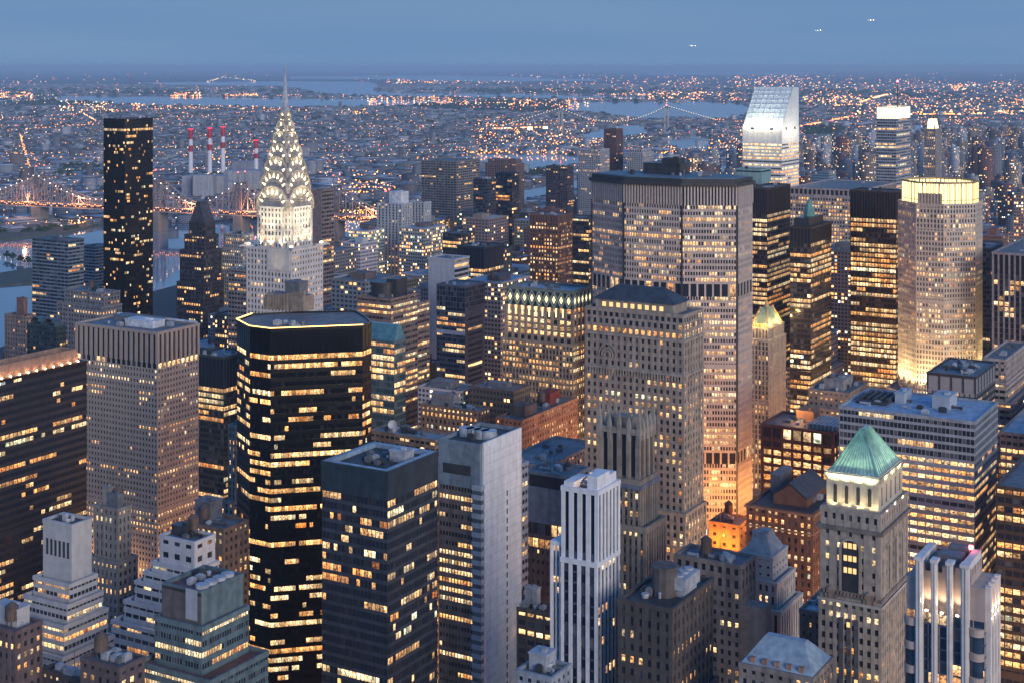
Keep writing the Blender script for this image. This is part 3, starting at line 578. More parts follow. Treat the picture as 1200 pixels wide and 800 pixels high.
# centre right towers behind
b = rb('office_tower', 'dark slab tower with slanting lit floors right beside the giant eight sided tower', 899, 222, 1280, 874, 925.5, [(22, ST(1.8, 22, .5, .3, .5, .2, 0)), (None, ST(1.8, 3.9, .25, 1.5, .3, .28, .62, .9, .9))], BRONZE, nwin=100, clutter=3, roof=DGREY); b.finish()
b = rb('office_tower', 'bronze tower with a small green copper cupola on its roof', 950, 268, 1150, 926, 974, [(12, ST(2.6, 12, .6, .4, .4, .2, 0)), (None, ST(2.6, 3.9, .3, 1.4, .2, .28, .6, .8, .6))], wall((.05,.04,.036), .45), nwin=90, clutter=2, roof=DGREY)
b.piece('roof_block', DARKW, lambda m: m.cbox(-b.w*.1, 0, b.z, b.w*.7, b.d*.7, 7))
b.piece('cupola', plain('verdigris', (.14,.36,.33)), lambda m: (m.cyl(-b.w*.08, 0, b.z+7, b.z+12, 4.5, n=8), m.cyl(-b.w*.08, 0, b.z+12, b.z+21, 4, .6, n=8), m.cyl(-b.w*.08, 0, b.z+21, b.z+24, .6, .1, n=8))); b.finish()
b = rb('office_tower', 'wide concrete grid tower behind the green cupola tower', 1010, 224, 1500, 926, 1050, [(9, ST(4.6, 9, 1.6, 3.4, .4, .3, 0)), (None, ST(2.9, 3.8, 1.1, 1.5, .3, .25, .66, .6, .6))], wall((.40,.35,.33)), nwin=90, clutter=3); b.finish()
b = rb('office_tower', 'black tower ribbed with continuous golden lit floors', 1050, 226, 1200, 997, 1060, [(22, ST(2.3, 22, .6, .3, .6, .2, 0)), (None, ST(2.4, 4.0, .35, 1.35, .35, .3, .9, .9, .25))], wall((.055,.04,.035), .45), nwin=100, clutter=3, roof=DGREY)
for k in range(3): lamp(b.e, 'POINT', (-b.w*.3+k*18, -b.d/2-12, 30), 30000, r=3)
b.finish()
b = rb('office_tower', 'brown tower with lit grid windows behind the diamond crowned tower', 654, 254, 1450, 621, 670.5, [(7, ST(2.8, 7, 2.0, 1, .3, .25, .02)), (None, ST(3.0, 3.8, 1.5, 1.7, .35, .25, .5, .3, .5))], wall((.15,.085,.07)), nwin=90, clutter=3, roof=GREY); b.finish()
b = rb('office_tower', 'black tower between the brown lit tower and the giant eight sided one', 690, 257, 1520, 666, 705, [(None, ST(3.0, 3.9, .3, 1.5, .2, .25, .36, .85))], DARKW, nwin=30, clutter=3); b.finish()
# mid left
b = rb('office_tower', 'deep blue black tower with bright stacked windows on its lower right face', 567, 291, 1260, 536, 590, [(18, ST(3, 18, .3, .3, .2, .2, 0)), (None, [ST(2.6, 3.9, .3, 1.5, .2, .25, .3, .8), ST(2.6, 3.9, .3, 1.5, .2, .25, .62, .85)])], wall((.03,.04,.06), .4), nwin=80, clutter=5, roof=plain('navy_roof', (.08,.1,.13))); b.finish()
b = rb('office_tower', 'blank white walled slab with lit balconies on its side', 532, 305, 1200, 502.5, 549, [(None, [None, ST(20, 3.9, .5, 1.6, .3, .6, .6)])], wall((.55,.58,.6)), nwin=20, clutter=3); b.finish()
b = rb('office_tower', 'slate blue slab tower with a white floor band at mid height', 545, 337, 1120, 512, 568, [(16, ST(2.4, 4, .3, .6, .2, .15, .02)), (None, [ST(2.4, 3.8, .25, 1.6, .15, .25, .27, .8), ST(20, 3.8, 8, 1.8, .3, .25, .3)])], wall((.10,.13,.17), .45), nwin=70, clutter=4)
b.piece('floor_band', wall((.55,.6,.65)), lambda m: m.box(-b.w/2-.5, -b.d/2-.6, b.z-36, b.w/2+.2, -b.d/2-.3, b.z-33)); b.finish()
b = rb('office_tower', 'brown banded tower with a drum roof and terraced right wing', 458, 352, 1000, 419, 489, [(None, ST(3, 3.9, .25, 2.1, .15, .35, .36, .85, 1.0, hot=[(52,58),(62,66),(70,74)]))], wall((.21,.165,.15)), nwin=90, clutter=4, roof=GREY)
b.piece('drum_house', DARKW, lambda m: (m.cyl(-b.w*.1, 0, b.z, b.z+9, b.w*.33, n=24), m.cyl(-b.w*.1, 0, b.z+9, b.z+9.8, b.w*.36, n=24), m.cbox(b.w*.2, b.d*.1, b.z, b.w*.3, b.d*.4, 12))); b.finish()
b = rb('office_tower', 'lower brown banded wing stepping down right of the drum roofed tower', 485, 358, 1035, 470, 503, [(None, ST(3, 3.9, .25, 2.1, .15, .35, .4, .85, 1.0))], wall((.21,.165,.15)), nwin=20, clutter=3); b.finish()
b = rb('glass_tower', 'teal glass tower with a sliced sloping roof behind the black many sided tower', 462, 402, 860, 420, 475, [(None, ST(2.6, 3.8, .2, 1.2, .12, .2, .36, .8))], TEALW, nwin=60, clutter=0, roof=TEALW, gl=(.04,.08,.09))
b.piece('sloping_roof', plain('teal_glass', (.10,.24,.27), .25), lambda m: m.prism(rectp(b.w+.4, b.d+.4), b.z-.2, b.z+9, top=rectp(b.w*.8, b.d*.3, 0, b.d*.3))); b.finish()
b = rb('office_block', 'olive dark glass block with yellow green lit floors between tan and black towers', 262, 420, 980, 228, 292, [(20, ST(3, 20, .2, .2, .15, .1, 0)), (None, ST(2.4, 3.9, .2, 1.3, .12, .2, .42, .95, 1.0))], OLIVE, nwin=60, clutter=5, roof=wall((.2,.25,.27)), rough=.15); b.finish()
b = rb('brick_block', 'brick block with bright square windows behind the white stepped tower', 262, 622, 640, 216, 290, [(None, ST(3.1, 3.7, 1.6, 1.8, .35, .25, .5))], wall((.22,.16,.12)), cat='building', nwin=50, tanks=1, clutter=6, pent=[(-.25,.1,.4,.5,9,GREY)]); b.finish()
b = rb('apartment_block', 'slim lit apartment column squeezed left of the black many sided tower', 276, 500, 800, 268, 292, [(40, ST(3, 3.6, 1.5, 1.5, .3, .25, .5)), (None, ST(3, 3.6, 1.5, 1.5, .3, .25, .5), (3,1,3,1))], wall((.38,.33,.28)), nwin=20, clutter=2); b.finish()
b = rb('office_block', 'flat tan block carrying a white satellite dish', 510, 517, 735, 434, 528, [(None, ST(3, 3.8, .6, 1.8, .3, .25, .3))], wall((.30,.24,.2)), cat='office block', roof=plain('blue_grey_roof', (.26,.33,.38)), clutter=8)
dx, dy = -b.w*.22, -b.d*.15
def f(m):
    m.cbox(dx, dy, b.z, .8, .8, 2.4)
    n = 18; c = Vector((dx, dy-1, b.z+4)); ax = Vector((.35, -.8, .48)).normalized(); u = ax.cross(Vector((0,0,1))).normalized(); v = ax.cross(u)
    for k in range(n):
        for (r0, r1, o0, o1) in ((0,1.2,0,.25),(1.2,2.3,.25,.95)):
            a0, a1 = 2*pi*k/n, 2*pi*(k+1)/n
            q = [c + ax*oo + (u*cos(a)+v*sin(a))*r for (r, oo, a) in ((r0,o0,a0),(r1,o1,a0),(r1,o1,a1),(r0,o0,a1))]
            m.quad(*[tuple(p) for p in q])
b.piece('satellite_dish', WHITE, f); b.finish()
# front left cluster
WS = wall((.50,.50,.50))
b = rb('stepped_tower', 'pale ziggurat tower with ribbon windows on every terrace', 84, 617, 560, 52, 106,
   [(21, BLANK), (6.5, ST(2, 3.3, .25, 1.7, .15, .35, .35, .8), (2,2,3,1)), (6.5, ST(2, 3.3, .25, 1.7, .15, .35, .4, .8), (2,2,3,1)), (10, ST(2, 3.3, .25, 1.7, .15, .35, .35, .85), (3,1.5,3,1)), (13, ST(2, 3.3, .25, 1.7, .15, .35, .5, .85), (2.5,2.5,3,1)), (10, ST(2, 3.3, .25, 1.7, .15, .35, .45, .85), (3,2,3,1)), (10, ST(2, 3.3, .25, 1.7, .15, .35, .45, .85), (2,2,3,1)), (None, ST(2, 3.3, .25, 1.7, .15, .35, .5, .85), (3,2,3,1))], WS, nwin=100, clutter=4, roof=DGREY)
b.piece('mural_slot', DGREY, lambda m: [m.box(-b.w*.4+k*2.2, -b.d/2-.45, b.z-12, -b.w*.4+k*2.2+1.1, -b.d/2-.3, b.z-6) for k in range(6)]); b.finish()
GT = wall((.27,.25,.23))
b = rb('setback_tower', 'old stone setback tower with roof tank house right of the pale ziggurat', 138, 598, 640, 112, 152, [(22, ST(2.6, 3.6, 1.4, 1.6, .45, .3, .18)), (26, ST(2.6, 3.6, 1.4, 1.6, .45, .3, .2), (2,2,2,2)), (None, ST(2.6, 3.6, 1.4, 1.6, .45, .3, .25), (3,2,2,3))], GT, nwin=80, clutter=3, tanks=1, pent=[(-.25,.1,.3,.4,8,GT),(.15,0,.4,.5,6,GREY)]); b.finish()
b = rb('stepped_tower', 'white stepped building with horizontal black window bands', 228, 637, 600, 188, 251, [(11, ST(6, 5.5, 3.0, 3.2, .3, .25, .1)), (4, ST(4, 4, .4, 2.2, .2, .5, .3), (3,1,1,1)), (4, ST(4, 4, .4, 2.2, .2, .5, .3), (3,.5,1.5,1)), (8, ST(4, 4, .4, 2.2, .2, .5, .35), (3.5,.5,1.5,1)), (8, ST(4, 4, .4, 2.2, .2, .5, .35), (4,1,2,1)), (None, ST(4, 4, .4, 2.2, .2, .5, .25), (4,1,3,1))], wall((.55,.57,.6)), nwin=60, clutter=4, tanks=1, pent=[(-.2,.1,.4,.4,4,DARKW)]); b.finish()
b = rb('glass_office_block', 'teal glass office block with four round roof fans and stepped base', 236, 696, 500, 192, 283, [(11, BLANK), (15, ST(1.25, 3.7, .2, 1.9, .15, .25, .42, .92), (2,2,2,1)), (None, ST(1.25, 3.7, .2, 1.9, .15, .25, .45, .92), (4,7,4,2))], wall((.13,.19,.21)), spm=wall((.11,.17,.19)), nwin=100, clutter=3, roof=wall((.17,.09,.08)), parapet=1.2)
b.piece('penthouse_wall', wall((.13,.12,.12)), lambda m: m.box(-b.w/2-.5, -b.d/2-.5, b.z-11, b.w/2+.45, -b.d/2-.4, b.z+.5))
b.piece('stair_panel', wall((.4,.43,.46)), lambda m: m.box(b.w*.12, -b.d/2-.7, b.z-9, b.w*.42, -b.d/2-.5, b.z+1.2))
for k in range(4): b.piece('roof_fan', LGREY, lambda m: (m.cyl(b.w*.36, -b.d*.35+k*b.d*.21, b.z+.2, b.z+2.2, 2.3, n=20), m.cyl(b.w*.36, -b.d*.35+k*b.d*.21, b.z+2.2, b.z+2.3, 1.9, n=20)))
b.finish()
b = rb('brick_block', 'dark brick block with a tank topped roof at the bottom left corner', 18, 742, 500, -40, 48, [(None, ST(2.6, 3.6, 1.4, 1.8, .35, .25, .3))], wall((.15,.11,.11)), cat='building', nwin=30, tanks=1, clutter=4, pent=[(.1,.1,.5,.5,6,WS)]); b.finish()
b = rb('brick_block', 'low brown block with white roof ducts and a wooden tank below the ziggurat', 140, 785, 470, 96, 168, [(None, ST(3, 3.6, 1.7, 1.8, .35, .25, .12))], wall((.13,.10,.10)), cat='building', nwin=10, tanks=1, clutter=8, roof=GREY); b.finish()
b = rb('brick_block', 'low black roofed block below the white stepped building', 100, 800, 500, 50, 112, [(None, ST(3, 3.6, 1.7, 1.8, .35, .25, .1))], wall((.1,.08,.08)), cat='building', clutter=5, roof=DGREY); b.finish()
# far left
b = rb('glass_tower', 'blue glass apartment tower with pale balcony bands near the river', 80, 283, 1480, 38, 98, [(None, ST(5, 3.6, .4, 1.5, .2, .35, .08, .5))], wall((.10,.14,.19), .4), spm=wall((.2,.26,.32)), cat='apartment tower', nwin=40, clutter=3); b.finish()
b = rb('glass_tower', 'second blue banded tower half hidden by the tall black slab', 112, 290, 1720, 96, 130, [(None, ST(5, 3.6, .4, 1.5, .2, .35, .12, .5))], wall((.10,.14,.19), .4), spm=wall((.2,.26,.32)), cat='apartment tower', nwin=10, clutter=2); b.finish()
b = rb('apartment_block', 'small brick tower with a roof house standing before the river', 30, 372, 1180, 6, 41, [(None, ST(3, 3.5, 1.6, 1.7, .3, .25, .25))], wall((.28,.22,.2)), cat='apartment tower', nwin=20, clutter=2, pent=[(.1,0,.35,.4,14,wall((.22,.13,.12)))]); b.finish()
b = rb('office_block', 'dark green block with arched rooftop gables beside the small brick tower', 66, 385, 1080, 32, 77, [(None, ST(3, 3.7, .8, 2, .2, .2, .04))], wall((.04,.07,.075), .5), cat='office block', clutter=0)
for k in (-.25, .22):
    def f(m):
        for q in range(8):
            a0, a1 = pi*q/8, pi*(q+1)/8; r = b.w*.2; x = k*b.w
            m.quad((x+r*cos(a0), -b.d*.4, b.z+r*sin(a0)), (x+r*cos(a1), -b.d*.4, b.z+r*sin(a1)), (x+r*cos(a1), b.d*.4, b.z+r*sin(a1)), (x+r*cos(a0), b.d*.4, b.z+r*sin(a0)))
        n = len(m.v)
    b.piece('barrel_roof', wall((.07,.11,.12), .4), f)
b.finish()
b = rb('apartment_block', 'greyish concrete block with stepped top behind the tan finned tower', 122, 345, 1150, 76, 140, [(10, ST(3, 3.5, 1.4, 1.7, .3, .25, .2)), (None, ST(3, 3.5, 1.4, 1.7, .3, .25, .2), (4,2,4,0))], wall((.24,.24,.25)), cat='apartment tower', nwin=30, clutter=4, tanks=1); b.finish()
b = rb('apartment_tower', 'pale grey apartment tower with stacked balconies behind the floodlit spire', 286, 276, 1420, 262, 297, [(14, ST(2.5, 3.4, 1.2, 1.4, .3, .25, .2)), (None, ST(2.5, 3.4, 1.2, 1.4, .3, .25, .2), (3,2,4,2))], wall((.38,.39,.4)), cat='apartment tower', nwin=40, clutter=3); b.finish()
b = rb('apartment_tower', 'tan balconied block left of the floodlit spire base', 292, 318, 1180, 268, 306, [(None, ST(3, 3.6, .6, 1.8, .3, .5, .25))], wall((.30,.27,.25)), cat='apartment tower', nwin=40, clutter=4); b.finish()
b = rb('slab_tower', 'thin brown slab tower right behind the floodlit spire', 377, 224, 1380, 362, 391, [(None, [None, ST(4, 3.8, .4, 1.8, .2, .3, .18)])], wall((.25,.20,.19)), nwin=30, clutter=2); b.finish()
# twin white slabs
WT = wall((.42,.47,.52))
b = rb('apartment_tower', 'left half of the white twin apartment slabs with a block penthouse', 471, 240, 1750, 443, 482, [(None, ST(4.6, 3.2, 2.3, 1.3, 1.0, .3, .08, .3))], WT, cat='apartment tower', nwin=40, clutter=2, pent=[(.1,.2,.5,.8,14,WHITE)]); b.finish()
b = rb('apartment_tower', 'right half of the white twin apartment slabs', 497, 238, 1780, 476, 504, [(None, ST(4.6, 3.2, 2.3, 1.3, 1.0, .3, .08, .3))], WT, cat='apartment tower', nwin=30, clutter=2); b.finish()
b = rb('apartment_tower', 'very wide grey brown balcony slab filling the middle distance', 535, 190, 2050, 494, 562, [(None, ST(5, 3.4, .7, 1.8, .3, .6, .09, .4))], wall((.22,.22,.23)), cat='apartment tower', nwin=30, clutter=4); b.finish()
b = rb('office_tower', 'inky blue tower with a slanted top left of the river inlet', 600, 204, 1900, 581, 608, [(None, ST(3.5, 4, .3, 1.4, .2, .2, .10))], wall((.018,.03,.06), .35), nwin=30, clutter=1); b.finish()
b = rb('office_tower', 'narrow dark navy tower left of the inky blue slanted one', 571, 211, 1850, 555, 581, [(None, ST(3.5, 3.7, .5, 1.7, .2, .2, .1))], wall((.05,.06,.085), .45), nwin=20, clutter=2); b.finish()
b = rb('apartment_tower', 'brick tower cluster with stepped tops beside the river inlet', 604, 188, 2350, 572, 611, [(6, ST(4, 3.6, 2, 1.5, .3,.3,.2)), (None, ST(4, 3.6, 2, 1.5, .3, .3, .09), (3,3,3,3))], wall((.24,.17,.16)), cat='apartment tower', nwin=20, clutter=2); b.finish()
b = rb('office_block', 'black block with a lit floor left of the white rooftop block', 540, 275, 1550, 519, 556, [(None, ST(3.4, 3.9, .4, 1.5, .2, .2, .3))], DARKW, cat='office block', nwin=20, clutter=3); b.finish()
b = rb('apartment_tower', 'dark red brick tower with red roof lamps by the upper river', 722, 152, 2500, 708, 730, [(None, ST(4, 3.6, 2, 1.5, .3, .3, .10))], wall((.17,.10,.10)), cat='apartment tower', nwin=10, clutter=2); b.finish()
b = rb('apartment_tower', 'broad white slab in front of the dark red river tower', 703, 176, 2450, 678, 714, [(None, ST(4, 3.4, 2, 1.4, .3, .3, .12))], wall((.42,.44,.48)), cat='apartment tower', nwin=10, clutter=2); b.finish()
b = rb('apartment_tower', 'white stepped tower right of the dark red river tower', 752, 176, 2450, 738, 763, [(5, ST(4, 3.4, 2, 1.4, .3,.3,.1)), (None, ST(4, 3.4, 2, 1.4, .3, .3, .12), (3,3,3,3))], wall((.45,.47,.5)), cat='apartment tower', nwin=10, clutter=2); b.finish()
b = rb('apartment_tower', 'dark narrow tower with a glowing lobby near the small green park', 665, 196, 2200, 640, 672, [(None, ST(4, 3.6, 1.2, 1.5, .3, .3, .12))], wall((.10,.09,.11)), cat='apartment tower', nwin=10, clutter=2); b.finish()
# ------------------------------------------------------------------ landmark shapes
def at(px, py, Y, cx, cy):
    """grid position of a building's centre when its local point (cx, cy) is seen at px, py at depth Y"""
    N = PY(px, py, Y); lx, ly = w2l(N[0], N[1]); return lx-cx, ly-cy, N[2]
def poly_reg(name, lx, ly, poly, z): REG.append((lx+min(p[0] for p in poly), lx+max(p[0] for p in poly), ly+min(p[1] for p in poly), ly+max(p[1] for p in poly), name, z))

# --- giant octagonal slab
lx, ly, z = at(863, 219, 935, 50.4, -13)
poly = [(-20,-28.2),(20,-28.2),(50.4,-13),(50.4,13),(20,28.2),(-20,28.2),(-50.4,13),(-50.4,-13)]
ML = wall((.46,.43,.41))
b = Bd('office_tower', 'giant eight sided concrete slab tower with a dark flat overhanging roof', 'office tower', lx, ly, nwin=100)
fin = ST(2.0, 12, 1.0, .2, .9, .1, 0); bodyst = ST(1.72, 3.75, .62, 1.55, .5, .34, .50, .6, .8, hot=[(104,110)]); mech = ST(5.2, 8, 1.1, .3, .5, .1, .3)
b.tower(poly, z-12, z, fin, ML, DARKW, parapet=0)
b.tower(poly, z-61, z-12, bodyst, ML, parapet=0, rooftop=False)
b.tower(poly, z-69, z-61, mech, ML, DARKW, parapet=0, rooftop=False)
b.tower(poly, z-166, z-69, bodyst, ML, parapet=0, rooftop=False)
b.tower(poly, z-173, z-166, mech, ML, DARKW, parapet=0, rooftop=False)
b.tower(poly, 36, z-173, bodyst, ML, parapet=0, rooftop=False)
b.tower(offset(poly, -2.5), 30, 36, mech, ML, DARKW, parapet=0, rooftop=False)
b.piece('corner_joint', DARKW, lambda m: [m.cbox(x, y, 36, 1.1, 1.1, z-36) for x, y in ((-20.2,-28.5),(20.2,-28.5),(50.8,-13),(-50.8,-13))])
b.piece('roof_overhang', plain('dark_eave', (.045,.05,.055), .5), lambda m: (m.prism(offset(poly, 2.2), z+.1, z+2.2, True), m.prism(offset(poly, .6), z+2.2, z+4.6)))
b.piece('roof_deck', plain('teal_roof', (.14,.21,.24)), lambda m: m.prism(offset(poly, -2), z+4.6, z+5.0))
b.house(-6, 6, z+5, 26, 16, 7, DARKW); b.house(-2, 8, z+12, 12, 10, 3, DGREY)
b.clutter(70, 26, z+5, 12, big=1.2)
b.piece('podium', wall((.30,.24,.2)), lambda m: (m.box(-66, -46, 0, 60, 60, 22), m.box(-62, -42, 22, 56, 56, 30)))
for x, y in ((58,-40),(66,-22),(70,0),(60,-56),(72,22),(40,-56)): lamp(b.e, 'POINT', (x, y, 50), 22000, c=(1,.36,.09), r=2)
for x in (50, 57): b.piece('sign', glow('sign_white', (1,.72,.6), 2.2), lambda m: [m.cbox(x-20+k*2.1, -47.2-(x-50)*.4, 31+(x-50)*.7, 1.2, .5, 4) for k in range(5)])
b.finish(); poly_reg('giant', lx, ly, [(-66,-46),(66,60)], z)

# --- octagon with glowing crown
lx, ly, z = at(1106, 215, 1090, 10, -28.4)
def octa(a, c): return [(-a,-c),(a,-c),(c,-a),(c,a),(a,c),(-a,c),(-c,a),(-c,-a)]
P8 = octa(10, 28.4)
C8 = wall((.52,.47,.41))
b = Bd('office_tower', 'pale octagonal tower with a glowing golden glass crown', 'office tower', lx, ly, nwin=100, gl=(.04,.05,.06))
cr = octa(9.5, 26)
b.tower(P8, z-34, z-16, ST(2.4, 3.8, 1.2, 1.2, .45, .3, .35, .5), C8, rooftop=True, parapet=.8)
b.tower(P8, z-36, z-34, ST(2.4, 3.8, 1.2, 1.2, .45, .3, .35, .5), C8, rooftop=False, parapet=0)
b.tower(P8, 78, z-36, ST(2.2, 3.8, 1.05, 1.5, .45, .3, .48, .6, .6), C8, rooftop=False, parapet=0)
def f(m):
    for k in range(8):
        p, q = Vector(cr[k]), Vector(cr[(k+1)%8]); n = max(3, round((q-p).length/3.0))
        for i in range(n):
            a, c = p.lerp(q, (i+.12)/n), p.lerp(q, (i+.88)/n)
            for (u, v) in ((z-24, z-13.2), (z-12.8, z-1.0)): m.quad((*a, u), (*c, u), (*c, v), (*a, v))
b.piece('crown_glass', glow('crown_light', (1, .70, .30), 2.1), f)
b.piece('crown_frame', plain('crown_bronze', (.35,.27,.15), .4), lambda m: (m.ring(offset(cr,-.6), offset(cr, .35), z-1, z+.4), m.ring(offset(cr,-.6), offset(cr,.3), z-13.2, z-12.8), m.ring(offset(cr,-.6), offset(cr,.4), z-27, z-24), [m.cbox(Vector(cr[k]).lerp(Vector(cr[(k+1)%8]), i/5).x, Vector(cr[k]).lerp(Vector(cr[(k+1)%8]), i/5).y, z-24, .5, .5, 24.5) for k in range(8) for i in range(5)]))
b.piece('crown_core', wall((.6,.5,.32)), lambda m: m.prism(offset(cr, -3), z-25, z-3))
b.piece('front_screen', wall((.30,.26,.22)), lambda m: (m.box(-8.5, -28.8, z-18, 8.5, -26.2, z-8.0)))
b.piece('screen_fin', C8, lambda m: [m.box(-8.5+k*2.3, -29.2, z-18, -7.7+k*2.3, -28.8, z-7.5) for k in range(8)])
b.tower(octa(13, 36), 0, 78, ST(3, 4, 1.3, 1.5, .45, .3, .5), C8)
nrm = [(-.707,-.707,0), (0,-1,0), (.707,-.707,0), (1,0,0)]
for k, (i0, i1) in enumerate(((7,0),(0,1),(1,2),(2,3))):
    p, q = Vector(P8[i0]), Vector(P8[i1]); nx, ny = nrm[k][0], nrm[k][1]
    for t in (.18,.5,.82):
        c = p.lerp(q, t); lamp(b.e, 'SPOT', (c.x+nx*5.5, c.y+ny*5.5, 80), 62000, c=(1,.70,.32), r=.6, aim=(c.x+nx*1, c.y+ny*1, 135), spot=75, name='floodlight')
b.finish(); poly_reg('octagon', lx, ly, [(-36,-36),(36,36)], z)

# --- white tower with a sloping top
lx, ly, w, d, z = lrect(916, 150, 1720, 870.5, 936)
b = Bd('office_tower', 'white banded tower with a steep sloping floodlit top', 'office tower', lx, ly, nwin=60)
CW = wall((.82,.82,.80), .5)
rise = 46; y0 = -d/2; y1 = y0 + rise*.85
def f(m):
    i = len(m.v); m.v += [(-w/2,y0,z),(w/2,y0,z),(w/2,y1,z+rise),(-w/2,y1,z+rise),(w/2,d/2,z),(w/2,d/2,z+rise),(-w/2,d/2,z),(-w/2,d/2,z+rise)]
    m.f += [(i,i+1,i+2,i+3),(i+3,i+2,i+5,i+7),(i+1,i+4,i+5,i+2),(i+6,i,i+3,i+7),(i+4,i+6,i+7,i+5)]
b.piece('sloping_top', wall((.74,.80,.80), .35), f)
def f(m):
    n = 7
    for k in range(n+1):
        x = -w/2+.4+k*(w-.8)/n; m.beam((x, y0, z+.35), (x, y1, z+rise+.35), .22)
    for k in range(1, 9):
        t = k/9; m.beam((-w/2, y0+(y1-y0)*t, z+rise*t+.3), (w/2, y0+(y1-y0)*t, z+rise*t+.3), .14)
b.piece('slope_rib', wall((.55,.6,.62)), f)
b.tower(rectp(w, d), z-19, z, ST(30, 19, 26, 18.6, .35, .3, 0), CW, parapet=0, rooftop=False)
b.tower(rectp(w, d), 34, z-19, ST(1.9, 3.9, .12, 2.0, .1, .35, .8, .93, .4, bright=1.15), CW, parapet=0, rooftop=False)
for k in range(6): lamp(b.e, 'POINT', (-w/2+5+k*(w-10)/5, y0-5.5, z+4.5), 2600, c=(1,.90,.60), r=1.0)
for k in range(4): lamp(b.e, 'SPOT', (-w/2+8+k*(w-16)/3, y0-14, z-6), 42000, c=(.86,1,.9), r=2, aim=(-w/2+8+k*(w-16)/3, y1, z+rise), spot=70)
for k in range(3): lamp(b.e, 'POINT', (w/2+16, y0+10+k*18, z-4), 5200, c=(1,.86,.64), r=2)
b.finish(); poly_reg('slope', lx, ly, [(-w/2,-d/2),(w/2,d/2)], z)
b = rb('glass_tower', 'low pale green glass top in front of the white sloping tower', 892, 200, 1560, 862, 903, [(14, ST(30,14,.5,13.5,.3,.3,0)), (None, ST(3,3.9,.4,1.6,.2,.25,.4))], wall((.25,.42,.42), .35), nwin=0, clutter=1); b.finish()

# --- tower with lit box top
b = rb('office_tower', 'blue banded tower with a glowing white box top and red tipped mast', 1050, 140, 1950, 1027, 1067, [(None, ST(3, 4.0, .3, 1.9, .2, .35, .24, .9))], wall((.34,.38,.44)), nwin=60, clutter=0, parapet=.5)
b.piece('lit_top', glow('top_light', (1,.86,.55), 1.7), lambda m: m.prism(rectp(b.w-1, b.d-1), b.z+.3, b.z+15))
b.piece('top_frame', wall((.5,.5,.48)), lambda m: (m.ring(rectp(b.w-1.6,b.d-1.6), rectp(b.w+.4,b.d+.4), b.z+15, b.z+16), [m.cbox(-b.w/2+.5+k*(b.w-1)/8, -b.d/2+.2, b.z, .5, .8, 15) for k in range(9)]))
b.piece('mast', DGREY, lambda m: m.cyl(b.w*.2, 0, b.z+15, b.z+48, 1.0, .4, n=8)); b.piece('mast_lamp', glow('red_beacon', (1,.08,.1), 12), lambda m: m.cbox(b.w*.2, 0, b.z+48, 2, 2, 2.4)); b.finish()
b = rb('slender_tower', 'slender grey tower with a burning orange lit tip', 1096, 152, 2050, 1083, 1103, [(None, ST(2.6, 3.6, 1.4, 1.6, .4, .3, .25))], wall((.30,.29,.3)), nwin=40, clutter=0, cat='apartment tower')
b.piece('lantern', glow('lantern_light', (1,.62,.3), 3.0), lambda m: m.prism(rectp(b.w*.72, b.d*.72), b.z+1, b.z+14, top=rectp(b.w*.5, b.d*.5)))
b.piece('lantern_rib', DGREY, lambda m: [m.beam((sx*b.w*.37, sy*b.d*.37, b.z), (sx*b.w*.12, sy*b.d*.12, b.z+20), .7) for sx in (-1,1) for sy in (-1,1)]); b.finish()

# --- black many sided tower with light lines
lx, ly, z = at(340, 377, 690, -12, -26)
P = [(-24,-16),(-12,-26),(14,-26),(22,-19),(30,-12),(38,4),(38,14),(28,26),(-14,26),(-28,10),(-28,-4)]
# plan points seen at the roof edge of the picture
def pl(px, py, Y):
    N = PY(px, py, Y); return w2l(N[0], N[1])
Z0 = 199.0
pts = [PZ(278, 376, Z0), PZ(293, 384, Z0), PZ(317, 387, Z0), PZ(393, 384, Z0), PZ(397, 380, Z0), PZ(424, 383, Z0), PZ(435, 379, Z0)]
L = [w2l(p[0], p[1]) for p in pts]; ox = sum(p[0] for p in L)/len(L); oy = max(p[1] for p in L)+16
front = [(p[0]-ox, p[1]-oy) for p in L]
# regular faceted plan: long front and right sides with cut corners
P = [front[0], front[1], front[2], front[3], (front[5][0], front[5][1]+0.5), front[6]]
P = P + [(P[-1][0]-11, P[-1][1]+11), (P[-1][0]-26, P[-1][1]+23), (P[0][0]+8, P[0][1]+30), (P[0][0]-4, P[0][1]+16)]
print('P101', [(round(a,1), round(c,1)) for a, c in P])
def hull(pp):
    pp = sorted(set(pp)); 
    def half(q):
        h = []
        for p in q:
            while len(h) > 1 and (h[-1][0]-h[-2][0])*(p[1]-h[-2][1])-(h[-1][1]-h[-2][1])*(p[0]-h[-2][0]) <= 0.3: h.pop()
            h.append(p)
        return h
    a, c = half(pp), half(pp[::-1]); return a[:-1]+c[:-1]
P = hull(P); print('hull', [(round(a,1), round(c,1)) for a, c in P])
b = Bd('office_tower', 'black faceted glass tower edged with golden light lines at its roof', 'office tower', ox, oy, nwin=100, gl=(.008,.01,.014), blind=.03)
z = Z0; BL = wall((.012,.012,.014), .25)
b.tower(P, z-11.5, z, ST(3.0, 11.5, .12, .12, .1, .08, 0), BL, parapet=.8, roof=plain('brown_roof2', (.20,.19,.19)))
b.tower(P, 0, z-11.5, ST(1.6, 4.05, .1, 1.9, .08, .22, .42, .68, .95, bright=1.15, hot=[(0,4)]), BL, parapet=0, rooftop=False)
def f(m):
    o1, o2 = offset(P, .25), offset(P, .55)
    for k in range(len(P)):
        q = (k+1) % len(P)
        tx, ty = P[q][0]-P[k][0], P[q][1]-P[k][1]; nx_, ny_ = ty, -tx; nl = sqrt(nx_*nx_+ny_*ny_)
        if (nx_*-.47+ny_*-.88)/nl < .1: continue
        m.slab(o1[k], o1[q], o2[q], o2[k], z+.85, z+1.2)
b.piece('light_line', glow('gold_line', (1,.60,.17), 3.6), f)
